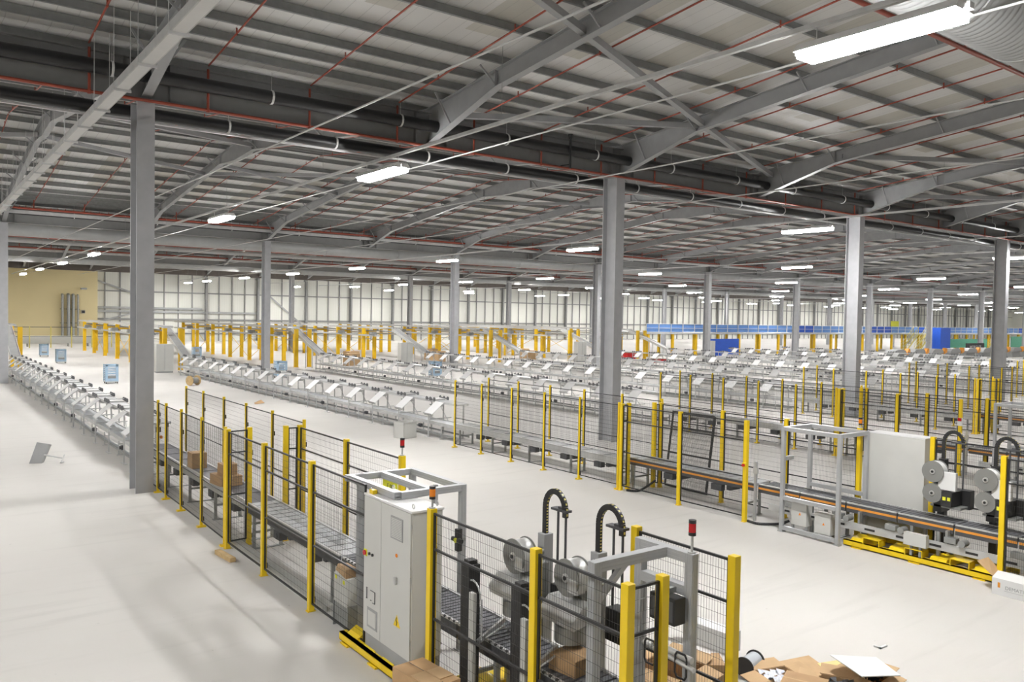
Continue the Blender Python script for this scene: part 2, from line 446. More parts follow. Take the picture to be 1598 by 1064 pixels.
# round ducts
def duct(y, z, r, x0, x1, label, seam):
    t = thing('ventilation_duct', label, 'duct', (x0, y, z))
    mb = MB(); n = 32
    # spiral duct: fine ribs
    L = x1-x0; step = .16 if L < 60 else 1.2
    k = int(L/step); vs = []; fs = []
    for i in range(k+1):
        for dx, rr in ((0, r), (step*.3, r), (step*.5, r+.022)) if L < 60 else ((0, r),):
            vs += [(i*step+dx, math.cos(2*math.pi*a/n)*rr, math.sin(2*math.pi*a/n)*rr) for a in range(n)]
    m = len(vs)//n
    for i in range(m-1):
        for a in range(n):
            b = (a+1) % n; fs.append((i*n+a, i*n+b, (i+1)*n+b, (i+1)*n+a))
    mb.add(vs, fs, True); mb.build('duct_body', DUCT, t)
    me = MB().ring((0,0,0), (1,0,0), r, r+.03, .07, n).mesh('seam_ring', DUCT)
    for i in range(int(L/seam)): inst('seam_ring', me, t, (seam*(i+.5), 0, 0))
    return t
duct(6.3, 9.55, .68, 2.0, 26.0, 'large spiral ventilation duct close above the nearest lamp', 2.5)
duct(57.0, 8.95, .43, -14, 190, 'round pale ventilation duct hung behind the second row of columns', 6.0)
duct(90.0, 9.05, .42, -14, 220, 'round pale ventilation duct hung behind the third row of columns', 6.0)
duct(72.0, 9.35, .17, -14, 200, 'slim pale duct hung between the second and third rows of columns', 5.0)
long_pipe('sprinkler_main', (-14,71.5,9.62), (200,71.5,9.62), .06, RED, 'red pipe lying along the slim duct between the second and third column rows', 'pipe')
# cable tray
t = thing('cable_tray', 'white sagging-free cable trunking hung on rods past the front column', 'cable tray', (3.32, 0, 8.4))
t['label'] = 'white box cable trunking hung on rods past the front column'
MB().box(-.10, 4, 0, .10, 52, .02).build('tray_base', WHITE, t)
MB().box(-.12, 4, 0, -.10, 52, .15).build('tray_side', ZINC, t); MB().box(.10, 4, 0, .12, 52, .15).build('tray_side', ZINC, t)
hm = MB().box(-.16,-.025,-.04,.16,.025,0).wire((-.145,0,-.04),(-.145,0,1.6),.007).wire((.145,0,-.04),(.145,0,1.6),.007).mesh('tray_hanger', ZINC)
for i in range(24): inst('tray_hanger', hm, t, (0, 5+2.0*i, 0))
# lighting: trunking and fittings
fit = thing('lamp', 'x', 'lamp')
fit_h = MB(); fit_h.prism([(-.24,-1.12,.02),(.24,-1.12,.02),(.16,-1.12,.14),(-.16,-1.12,.14)], (0,2.24,0)).box(-.06,-1.2,.02,.06,-1.12,.1).box(-.06,1.12,.02,.06,1.2,.1).wire((0,-.9,.12),(0,-.9,.39),.008).wire((0,.9,.12),(0,.9,.39),.008)
fh_me = fit_h.mesh('housing', WHITE)
fd_me = MB().prism([(-.215,-1.08,.019),(-.19,-1.08,-.075),(.19,-1.08,-.075),(.215,-1.08,.019)], (0,2.16,0)).mesh('diffuser', LAMP)
LROWS = [(-4.0, 'row by the cream wall'), (10.35, 'first row over the packing lines'), (30.0, 'second row over the packing lines'), (50.0, 'third row over the packing lines'), (69.0, 'fourth row over the packing lines'), (88.0, 'fifth row over the packing lines'), (107.0, 'row beyond the packing lines'), (127.0, 'sixth row'), (147.0, 'seventh row'), (168.0, 'eighth row'), (190.0, 'ninth row'), (215., 'tenth row'), (240., 'eleventh row'), (265., 'twelfth row'), (288., 'thirteenth row')]
D.objects.remove(fit)
for ri, (x, rn) in enumerate(LROWS):
    xx = x
    t = thing('lighting_trunking', 'thin white lighting trunking carrying the lamps, %s of the rows counted from the cable trunking' % ORD[max(ri-1, 0)] if ri else 'thin white lighting trunking on the far left of the hall', 'trunking', (xx, 0, 8.36))
    MB().box(-.04, -26 if x < 40 else 0, 0, .04, 116, .07).build('rail', ZINC, t)
    hm2 = MB().wire((0,0,.05),(0,0,1.7),.006).mesh('hanger', GALV)
    for i in range(12): inst('hanger', hm2, t, (0, 5+9.4*i, 0))
    for k in range(-2, 9):
        y = 5.9+14.0*k
        if y > 117 or k < -1 or (k < 0 and x > 5) or (k < 2 and x > 100) or (k==0 and x > 60): continue
        t = thing('lamp', 'glowing white strip lamp, %s along the %s' % (ORD[max(k, 0)], rn) if k >= 0 else 'white strip lamp behind the viewer', 'lamp', (xx, y, 8.0), 0, 'strip lamps under the roof')
        inst('housing', fh_me, t); inst('diffuser', fd_me, t)
for i in range(13):
    x = 30.2+15*i
    t = thing('lamp', 'white strip lamp close to the back wall, %s along it from the cream wall' % nth(i), 'lamp', (x, 113.0, 8.0), 0, 'strip lamps along the back wall')
    inst('housing', fh_me, t); inst('diffuser', fd_me, t); MB().wire((0,0,.1),(0,0,2.97),.008).build('hanger', GALV, t)
for x, z, lab in ((7.6, 8.5, 'thin pale conduit between the cable trunking and the first lamp row'), (12.2, 8.6, 'thin pale conduit just right of the first lamp row'), (17.4, 8.6, 'thin pale conduit crossing in front of the second column'), (42.0, 8.4, 'thin pale conduit between the second and third lamp rows'), (23.5, 8.6, 'thin pale conduit left of the second lamp row'), (59., 8.4, 'thin pale conduit between the third and fourth lamp rows')):
    tag(MB().cyl((0,-10,0),(0,115,0),.022,8).build('conduit', ZINC, None, (x,0,z)), lab, 'conduit')
# loudspeaker-like horn hanging at the valley beam
t = thing('pipe_stub', 'short black vertical pipe stub hanging at the nearest valley beam', 'pipe', (16.6, 19.4, 8.85))
MB().cyl((0,0,0),(0,0,.95),.035,10).build('pipe', BLKPIPE, t); MB().bar((0,0,.12),(0,.5,.14),.03).build('bracket', BLKPIPE, t); MB().cyl((0,0,.9),(0,0,1.05),.05,10,.08).build('funnel', BLKPIPE, t)

# ------------------------------------------------------------------ safety fences
PANELS = {}
def panel_meshes(L, h, style):
    key = (round(L, 2), round(h, 2), style)
    if key in PANELS: return PANELS[key]
    fr = MB(); t = .009 if style == 'thin' else .0115
    zs = [.12, .95, h-.02] if style == 'thin' else [.12, .95, h-.40, h-.02]
    for z in zs: fr.box(0, -t, z-t, L, t, z+t)
    fr.box(0, -t, .12, 2*t, t, h-.02).box(L-2*t, -t, .12, L, t, h-.02)
    me = MB(); w = .0016
    n = max(2, int(L/.031)); nz = int((h-.14)/.1)
    for i in range(1, n): me.wire((L*i/n, 0, .12), (L*i/n, 0, h-.02), w)
    for j in range(1, nz): z = .12+(h-.14)*j/nz; me.wire((0, .003, z), (L, .003, z), w*1.25)
    PANELS[key] = (fr.mesh('panel_frame', BLK), me.mesh('wire_mesh', WIRE))
    return PANELS[key]
def post_mesh(h, s, thin):
    mb = MB().bev(-s/2, -s/2, .012, s/2, s/2, h, .006)
    mb.box(-.06, -.045, 0, .06, .045, .012) if not thin else mb.box(-.075, -.05, .012, .075, .05, .03).box(-.085, -.055, 0, .085, .055, .012)
    return mb.mesh('fence_post', YEL)
POST_THICK, POST_THIN = post_mesh(2.13, .082, False), post_mesh(2.15, .052, True)
CLIP = MB().box(-.02, -.02, 0, .02, .02, .09).box(-.02,-.02,-1.5,.02,.02,-1.42).mesh('panel_clip', BLK)
def fence(label, pts, style='thick', h=2.1, skip=(), group=None, nopost=()):
    x0, y0 = pts[0]
    t = thing('safety_fence', label, 'fence', (x0, y0, 0), 0, group)
    pm = POST_THICK if style == 'thick' else POST_THIN
    gap = .045 if style == 'thick' else .03
    for i, (x, y) in enumerate(pts):
        if i in nopost: continue
        p = inst('fence_post', pm, t, (x-x0, y-y0, 0))
        inst('panel_clip', CLIP, p, (.04 if style == 'thick' else .03, 0, 1.62))
    for i, (a, b) in enumerate(zip(pts, pts[1:])):
        if i in skip: continue
        d = Vector((b[0]-a[0], b[1]-a[1])); L = d.length-2*gap
        if L < .08: continue
        ang = math.atan2(d.y, d.x); u = d.normalized()
        f, m = panel_meshes(L, h, style)
        o = inst('mesh_panel', f, t, (a[0]-x0+u.x*gap, a[1]-y0+u.y*gap, 0), (0, 0, ang))
        inst('wire_mesh', m, o)
    return t
def beacon(x, y, z, stem, m, label, group=None):
    t = thing('signal_beacon', label, 'beacon', (x, y, z), 0, group)
    MB().cyl((0,0,0),(0,0,.015),.035,14).cyl((0,0,.015),(0,0,stem),.012,10).build('stem', ZINC, t)
    MB().cyl((0,0,stem),(0,0,stem+.03),.034,16).build('collar', BLK, t); MB().cyl((0,0,stem+.11),(0,0,stem+.14),.034,16).build('cap', BLK, t)
    MB().cyl((0,0,stem+.03),(0,0,stem+.11),.033,16).build('lens', m, t)
    return t
DX = 9.46
ROWS = 9
for n in range(ROWS):
    dx = DX*n; N = nth(n); X = lambda x: x+dx
    if n == 0:
        fence('thin yellow and black mesh fence beside the front column of the first packing row', [(4.66,22.41),(4.66,19.86),(4.64,19.05),(4.63,17.77),(4.61,16.23),(4.58,14.68)], 'thin')
        fence('rear thin mesh fence behind the belt conveyor of the first packing row', [(6.17,23.2),(6.17,21.6),(6.17,19.9),(6.17,18.3),(6.17,16.65),(6.17,14.95)], 'thin')
        fence('front mesh fence with thick yellow posts ahead of the big grey control cabinet', [(4.97,14.55),(4.57,14.5),(4.57,12.67),(4.57,10.78),(4.57,9.06)], 'thick', nopost=(4,))
        fence('rear mesh fence with thick yellow posts behind the pale roller deck of the first row', [(5.6,14.43),(5.86,14.4),(5.86,12.41),(5.86,10.52)], 'thick')
        fence('front mesh fence with thick yellow posts around the two strapping machines of the first row', [(4.53,7.46),(4.53,5.66),(4.53,4.5),(4.92,4.5)], 'thick')
        fence('short mesh fence at the far side of the exit frame of the first row', [(5.86,5.72),(5.86,4.52)], 'thick')
    else:
        fence('thin mesh fence along the front of the %s packing row' % N, [(X(4.6),y) for y in (21.84,20.35,18.82,17.32,15.85,14.4)], 'thin')
        fence('thin mesh fence along the rear of the %s packing row' % N, [(X(6.22)+(.14 if n == 3 else 0),y) for y in (22.3,20.65,19.05,17.5,15.95,14.5)], 'thin')
        fence('thick-posted mesh fence in front of the roller deck of the %s row' % N, [(X(4.83),14.3),(X(4.58),14.28),(X(4.58),12.41),(X(4.6),10.62)], 'thick')
        fence('thick-posted mesh fence behind the roller deck of the %s row' % N, [(X(5.52),14.1),(X(5.66),14.0),(X(5.62),12.05),(X(5.62),10.36),(X(5.62),8.7)], 'thick')
        fence('thick-posted mesh fence behind the strapping machines of the %s row' % N, [(X(5.68),7.3),(X(5.68),5.65),(X(5.68),4.5)], 'thick')
        fence('thick-posted mesh fence at the front outlet end of the %s row' % N, [(X(4.52),5.62),(X(4.52),4.45)], 'thick')
beacon(5.86, 10.52, 2.13, .12, BRED, 'red signal beacon on the last rear post behind the alloy frame of the first row')
beacon(4.53, 7.46, 2.13, .10, ORNG, 'orange signal beacon on the yellow post beside the big grey control cabinet')
beacon(DX+5.62, 8.7, 2.13, .06, ORNG, 'orange signal beacon behind the grey cabinet of the second row')
beacon(5.62, 4.8, 2.119, .16, BRED, 'red signal beacon on the alloy exit frame of the first row')

# ------------------------------------------------------------------ packing rows
FOOT = lambda n: (4.78, 14.43, 24.1, 33.1, 42.6, 52.1, 61.5, 71.0, 80.5)[n]
P = 2.1
# one packing station (origin at its front foot)
S_LEG = MB().box(-.018,-.018,0,.018,.018,.8).box(-.05,-.2,0,.05,.2,.012).box(-.018,-.27,.76,.018,.27,.79).mesh('front_leg', ZINC)
S_RLEG = MB().box(-.02,-.02,0,.02,.02,1.16).box(-.045,-.045,0,.045,.045,.012).mesh('rear_leg', ZINC)
S_BOARD = MB().prism([(-.03,-.27,.80),(.45,-.27,1.19),(.44,-.27,1.205),(-.04,-.27,.815)], (0,.54,0)).prism([(-.04,-.27,.815),(-.03,-.27,.80),(-.06,-.27,.835),(-.07,-.27,.85)], (0,.54,0)).mesh('sloped_board', PANEL)
bed = MB().box(.46,-1.04,1.15,.49,1.04,1.22).box(.93,-1.04,1.15,.96,1.04,1.22)
for yy in (-.9,-.3,.3,.9): bed.box(.48,yy-.02,1.15,.94,yy+.02,1.17)
S_BED = bed.mesh('side_rails', ZINC)
rl = MB()
for i in range(19): rl.cyl((.49,-1.0+i*.111,1.19),(.93,-1.0+i*.111,1.19),.024,8)
S_ROLL = rl.mesh('rollers', ROLLER)
CK = []
for x in (.43, .99):
    ck = MB()
    for y in (.35, .6, .85): ck.box(x-.03, y-.04, 1.21, x+.03, y+.04, 1.31).cyl((x,y,1.31),(x,y,1.335),.025,8)
    ck.box(x-.01, .28, 1.24, x+.01, .92, 1.28); CK.append(ck.mesh('guide_clamp', CLAMP))
S_XBAR = MB().cyl((.44,.6,1.3),(.98,.6,1.3),.012,6).mesh('cross_bar', ZINC)
br = MB().bar((.02,0,.78),(.46,0,1.15),.03,.03).bar((.0,0,.63),(.93,0,.63),.03,.03).bar((.94,-.0,.3),(.94,.9,1.1),.02,.02)
S_BR = br.mesh('bracket', ZINC)
S_HOOD = MB().box(.5,.38,1.2,.92,.82,1.26).prism([(.52,.4,1.05),(.9,.4,1.05),(.8,.4,.98),(.62,.4,.98)], (0,.45,0)).mesh('divert_unit', ZINC)
def station(x, y, label, group):
    t = thing('packing_station', label, 'packing station', (x, y, 0), 0, group)
    inst('front_leg', S_LEG, t); inst('sloped_board', S_BOARD, t)
    for dy in (-.75, .55): inst('rear_leg', S_RLEG, t, (.945, dy, 0))
    b = inst('roller_bed', S_BED, t); inst('rollers', S_ROLL, b)
    inst('guide_clamp', CK[0], t); inst('guide_clamp', CK[1], t); inst('cross_bar', S_XBAR, t); inst('bracket', S_BR, t); inst('divert_unit', S_HOOD, t)
    return t
proto = None
def row_conveyor(n, x, y0, y1):
    t = thing('transport_conveyor', 'long two level transport conveyor running under the boards of the %s packing row' % nth(n), 'conveyor', (x, y0, 0))
    L = y1-y0
    for z0, z1, nm in ((.45, .56, 'upper_belt'), (.13, .19, 'lower_belt')):
        u = MB().box(.14, 0, z0, .17, L, z1).box(.68, 0, z0, .71, L, z1).build(nm+'_frame', ZINC if nm[0] == 'u' else GALV, t)
        MB().box(.17, 0, z1-.05, .68 if nm[0] == 'u' else .3, L, z1-.03).build(nm, LBELT, u)
    lm = MB().box(.14,-.02,0,.17,.02,.42).box(.68,-.02,0,.71,.02,.42).box(.1,-.03,0,.75,.03,.02).mesh('leg_frame', ZINC)
    for i in range(int(L/2.1)): inst('leg_frame', lm, t, (0, .9+2.1*i, 0))
    mm = MB().box(.06,-.08,.28,.14,.08,.4).cyl((.02,0,.34),(.1,0,.34),.05,10).mesh('drive_motor', DGREY)
    for i in range(int(L/4.2)): inst('drive_motor', mm, t, (0, 2.2+4.2*i, 0))
    return t
for n in range(ROWS):
    x = FOOT(n); K = 17 if n == 0 else 16
    for k in range(K):
        y = 24.1+P*k
        lab = 'packing station with a sloped white board, %s from the near end of the %s row' % (nth(k), nth(n))
        if proto is None:
            proto = station(x, y, lab, 'packing stations of the first row')
        else:
            o = copy_tree(proto, (x, y, 0)); o['label'] = lab; o['group'] = 'packing stations of the %s row' % nth(n)
    row_conveyor(n, x, 22.6, 24.1+P*K-.9)
    # incline up to the gantry
    ye = 24.1+P*K-1.0
    if n > 6: continue
    t = thing('incline_conveyor', 'steep incline conveyor climbing from the far end of the %s packing row' % nth(n), 'conveyor', (x+.7, ye, 0))
    MB().bar((-.27,.1,1.15),(-.27,5.6,2.95),.04,.22).bar((.27,.1,1.15),(.27,5.6,2.95),.04,.22).build('side_frame', ZINC, t)
    MB().bar((0,.1,1.2),(0,5.6,3.0),.48,.03).build('belt', MGREY, t)
    for yy, zz in ((.6,1.2),(2.6,1.85)):
        for xx in (-.27, .27): MB().box(xx-.03, yy-.03, 0, xx+.03, yy+.03, zz).build('leg', ZINC, t)
    if n > 6: continue
    # yellow gantry carrying the elevated conveyors
    gx = x+.35-(.6 if n == 3 else 0)
    t = thing('conveyor_gantry', 'golden yellow steel gantry with elevated grey conveyors beyond the %s packing row' % nth(n), 'gantry', (gx, 62.8 if n == 0 else 60.7, 0))
    um = MB().box(-.14,-.12,0,.14,.12,2.98).box(-.17,-.17,0,.17,.17,.02).mesh('upright', YELD)
    for k in range(1 if n == 3 else 0, 7):
        for xx in (-.12, .95): inst('upright', um, t, (xx, 5.35*k, 0))
    xm = MB().bar((-.12,.1,.2),(-.12,5.25,2.1),.03,.03).bar((-.12,.1,2.1),(-.12,5.25,.2),.03,.03).mesh('cross_brace', YELD)
    for k in (1, 2, 4): inst('cross_brace', xm, t, (0, 5.35*k, 0))
    bm_ = MB().box(-.12, -.05, 2.55, .95, .05, 2.7).mesh('cross_beam', YELD)
    for k in range(1, 7): inst('cross_beam', bm_, t, (0, 5.35*k, 0))
    e = MB().box(-.1,1.9,2.96,-.05,36,3.12).box(.88,1.9,2.96,.93,36,3.12).box(-.05,1.9,3.0,.88,36,3.04).build('elevated_conveyor', ZINC, t)
    MB().box(-.36,1.9,2.3,-.31,35,2.44).box(-.31,1.9,2.34,-.12,35,2.37).build('lower_conveyor', ZINC, t)
    MB().box(1.1,1.9,2.5,1.14,35,2.6).box(1.1,1.9,1.95,1.14,35,2.0).build('cable_ladder', ZINC, t)
    MB().box(.2,2,2.72,.6,34,2.8).build('return_belt', MGREY, t)
    mm = MB().box(-.3,-.2,0,.2,.25,.3).cyl((-.35,0,.1),(.3,0,.1),.09,8).mesh('drive_unit', GALV)
    for k in range(5): inst('drive_unit', mm, t, (-.35, 3+6.4*k, 2.4))
    t = None
# grey cabinets at the foot of the inclines
for n in range(1, ROWS, 2):
    t = thing('control_cabinet', 'plain grey control cabinet near the far end of the %s packing row' % nth(n), 'cabinet', (FOOT(n)-.9, 58.2, 0))
    MB().bev(0,0,.1,1.1,.6,1.95,.01).build('body', LGREY, t); MB().box(.02,.02,0,1.08,.58,.1).build('plinth', MGREY, t)
    MB().box(.53,-.01,.2,.545,0,1.9).build('door_gap', MGREY, t)

# ------------------------------------------------------------------ machine end of each row
def belt_conveyor(label, x0, x1, y0, y1, z, top, side, ribs, stripe=None, legs=True, cat='conveyor', name='belt_conveyor', motors=0, rib_m=None, edge_dots=False):
    t = thing(name, label, cat, (x0, y0, 0)); w = x1-x0; L = y1-y0
    b = MB().box(.03, 0, z-.07, w-.03, L, z-.005)
    b.build('belt' if top is BELT else 'deck', top, t)
    r = MB(); k = int(L/ribs)
    for i in range(1, k): r.box(.03, L*i/k-.006, z-.005, w-.03, L*i/k+.006, z+.002)
    r.build('slats', rib_m or DGREY, t)
    s = MB().box(0, 0, z-.17, .03, L, z-.01).box(w-.03, 0, z-.17, w, L, z-.01); s.build('side_channel', side, t)
    e = MB().box(-.004, 0, z-.01, .034, L, z+.012).box(w-.034, 0, z-.01, w+.004, L, z+.012); eo = e.build('edge_strip', ZINC, t)
    if edge_dots:
        d = MB()
        for i in range(int(L/.1)): d.box(-.006, .03+i*.1, z-.004, .012, .065+i*.1, z+.02)
        d.build('roller_ends', BLK, eo)
    if stripe: MB().box(-.006, 0, z-.10, 0, L, z-.06).build('orange_stripe', stripe, t)
    if legs:
        lm = MB().box(.0,-.025,0,.05,.025,z-.17).box(w-.05,-.025,0,w,.025,z-.17).box(0,-.02,.28,w,.02,.32).box(-.03,-.04,0,w+.03,.04,.012).mesh('leg_frame', GALV)
        m = max(2, int(L/1.5))
        for i in range(m): inst('leg_frame', lm, t, (0, .25+(L-.5)*i/(m-1), 0))
    if motors:
        mm = MB().bev(-.02,-.14,z-.33,.12,.14,z-.19,.01).cyl((-.03,0,z-.27),(.2,0,z-.27),.055,12).box(.1,-.3,z-.3,w-.1,-.2,z-.2).mesh('drive_motor', DGREY)
        for i in range(motors): inst('drive_motor', mm, t, (.02, .6+(L-1.0)*(i+.3)/motors, 0))
    return t
def strap_machine(x, y, label, variant, group=None):
    # a strapping unit: frame post in front, tower behind with cable chain, reels on the tower
    t = thing('strapping_machine', label, 'strapping machine', (x, y, 0), 0, group)
    zc = .78
    f = variant == 'first'
    if f:
        MB().bev(-.19,-.06,0,-.05,.10,1.62,.008).box(-.17,-.03,1.62,-.07,.07,1.66).build('front_post', BLK, t)
        MB().box(-.19,-.14,0,-.15,-.06,1.35).build('post_cover', LGREY, t)
        h = [(-.17+.0, -.1-.14*math.sin(a), 1.32+.16*math.cos(a)) for a in [math.pi*(i/8)-math.pi/2 for i in range(9)]]
        MB().path(h, .01, 6).path([(-.16,-.24,1.32),(-.15,-.24,.9)],.012,6).build('air_hose', ZINC, t)
    tx = .85 if f else .62          # tower plane
    MB().bev(tx,.0,0,tx+.13,.12,1.78,.008).build('tower_post', MGREY if f else BLK, t)
    MB().cyl((tx+.07,-.15,1.0),(tx+.07,-.15,2.1),.014,10).cyl((tx+.07,-.28,1.0),(tx+.07,-.28,2.1),.014,10).build('guide_rods', DGREY, t)
    MB().box(tx+.02,-.33,2.08,tx+.11,-.08,2.105).box(tx+.04,-.25,2.1,tx+.1,-.18,2.13).build('rod_bracket', DGREY, t)
    # cable chain loop
    pts = [(tx+.06,.06,1.75)]+[(tx+.06,.06,1.95)]
    pts += [(tx+.06, .06-.17+.17*math.cos(a), 2.08+.2*math.sin(a)) for a in [math.pi*i/12 for i in range(13)]]
    ch = MB(); cy = MB()
    full = [(tx+.06,.06,1.2), (tx+.06,.06,1.5)]+pts+[(tx+.06,-.28,2.02)]
    for a, b in zip(full, full[1:]): ch.bar(a, b, .06, .04, (1,0,0))
    # yellow link marks
    for a, b in zip(full, full[1:]):
        a, b = Vector(a), Vector(b); L = (b-a).length; m = max(1, int(L/.032))
        for i in range(m):
            p = a+(b-a)*((i+.25)/m); q = a+(b-a)*((i+.65)/m); cy.bar(p, q, .064, .02, (1,0,0))
    o = ch.build('cable_chain', BLK, t); cy.build('link_marks', YELP, o)
    MB().bev(tx-.02,-.45,.95,tx+.15,-.14,1.28,.01).build('drive_box', BLK, t)
    MB().bev(tx-.3,-.1,.88,tx,.05,1.5,.01).build('head_plate', GALV if f else BLK, t)
    # reels
    def reel(cy_, cz, r, nm):
        rx = tx-.33
        nm = 'strap_reel'
        w = MB().cyl((rx-.07,cy_,cz),(rx+.09,cy_,cz),r*.93,28).build(nm, WHITE, t)
        MB().ring((rx-.08,cy_,cz),(1,0,0),.04,r,.012,28).ring((rx+.1,cy_,cz),(1,0,0),.04,r,.012,28).build('flange', REELF, w)
        MB().cyl((rx-.1,cy_,cz),(rx-.05,cy_,cz),.045,14).build('hub', STAIN, w); MB().cyl((rx-.11,cy_,cz),(rx-.1,cy_,cz),.022,10).build('hub_core', BLK, w)
        MB().cyl((rx+.1,cy_,cz),(tx,cy_,cz),.025,8).build('axle', GALV, w)
    reel(.02, 1.60, .19, 'strap_reel')
    reel(.02, 1.22, .17 if not f else .12, 'strap_reel')
    if f:
        MB().prism([(tx-.47,-.3,1.40),(tx-.60,-.3,1.27),(tx-.58,-.3,1.19),(tx-.31,-.3,1.24),(tx-.31,-.3,1.40)], (0,.52,0)).build('steel_shroud', STAIN, t)
        MB().cyl((tx-.38,-.02,.98),(tx-.38,-.02,1.14),.16,24).build('drum', GALV, t)
        MB().bev(tx-.42,-.15,1.46,tx-.3,.0,1.62,.02).build('brake_unit', STAIN, t)
        MB().bar((-.1,-.1,.82),(.3,-.02,.95),.03,.05).path([(0,-.1,.84),(.1,-.14,.9),(.25,-.1,.92)],.012,6).build('strap_guide', STAIN, t)
    else:
        MB().bev(tx-.42,-.32,1.02,tx-.05,-.14,1.28,.01).build('strap_head', BLK, t)
        MB().box(tx-.43,-.3,1.13,tx-.42,-.25,1.19).box(tx-.43,-.22,1.13,tx-.42,-.17,1.19).build('yellow_labels', YLAB, t)
        MB().bev(tx-.38,-.36,1.3,tx-.3,-.06,1.62,.01).build('control_box', WHITE, t)
        MB().bev(tx-.3,-.42,.97,tx+.1,.1,1.01,.005).build('shelf', GALV, t)
    return t
def alloy_frame(name, label, posts, beams, top, w=.08, cat='frame'):
    x0, y0 = posts[0][:2]
    t = thing(name, label, cat, (x0, y0, 0))
    for p in posts:
        x, y = p[0]-x0, p[1]-y0; z = p[2] if len(p) > 2 else top
        mb = MB().bev(x-w/2, y-w/2, .02, x+w/2, y+w/2, z, .008).box(x-w/2-.02, y-w/2-.02, 0, x+w/2+.02, y+w/2+.02, .02)
        for sx, sy in ((1,0),(-1,0),(0,1),(0,-1)):  # profile ridges
            for k in (-.018, .018): mb.box(x+sx*w/2-(.003 if sx else .005)+ (0 if sx else k), y+sy*w/2-(.003 if sy else .005)+(0 if sy else k), .02, x+sx*w/2+(.003 if sx else .005)+(0 if sx else k), y+sy*w/2+(.003 if sy else .005)+(0 if sy else k), z)
        mb.build('post', ALU, t)
    for a, b, z in beams:
        p, q = Vector((a[0]-x0, a[1]-y0, z-w/2)), Vector((b[0]-x0, b[1]-y0, z-w/2))
        mb = MB().bar(p, q, w, w); mb.bar(p+Vector((0,0,.018)), q+Vector((0,0,.018)), w+.006, .008).bar(p-Vector((0,0,.018)), q-Vector((0,0,.018)), w+.006, .008)
        mb.build('beam', ALU, t)
    return t
def skid(x0, x1, y0, y1, label, pockets=True):
    t = thing('machine_skid', label, 'skid', (x0, y0, 0)); w = x1-x0; L = y1-y0
    MB().box(0,0,.02,.06,L,.12).box(0,0,.11,.1,L,.12).box(0,0,.02,.1,L,.03).build('side_rail', YEL, t)
    MB().box(w-.06,0,.02,w,L,.12).build('side_rail', YEL, t)
    cm = MB().box(.06,-.14,.03,w-.06,.14,.12).prism([(.06,-.14,.12),(w*.5,-.14,.12),(w*.4,-.14,.2),(.12,-.14,.16)], (0,.28,0)).mesh('cross_member', YEL)
    for i in range(4): inst('cross_member', cm, t, (0, .25+(L-.5)*i/3, 0))
    fm = MB().box(.0,-.16,.12,.22,-.145,.24).box(0,.145,.12,.22,.16,.24).box(0,-.16,.225,.22,.16,.24).mesh('fork_pocket', YEL)
    for i in range(3 if pockets else 0): inst('fork_pocket', fm, t, (.0, L*(.22+.29*i), 0))
    pm = MB().box(-.03,-.1,0,.1,.1,.02).mesh('foot', YEL)
    for i in range(3): inst('foot', pm, t, (0, L*(.1+.4*i), 0))
    return t
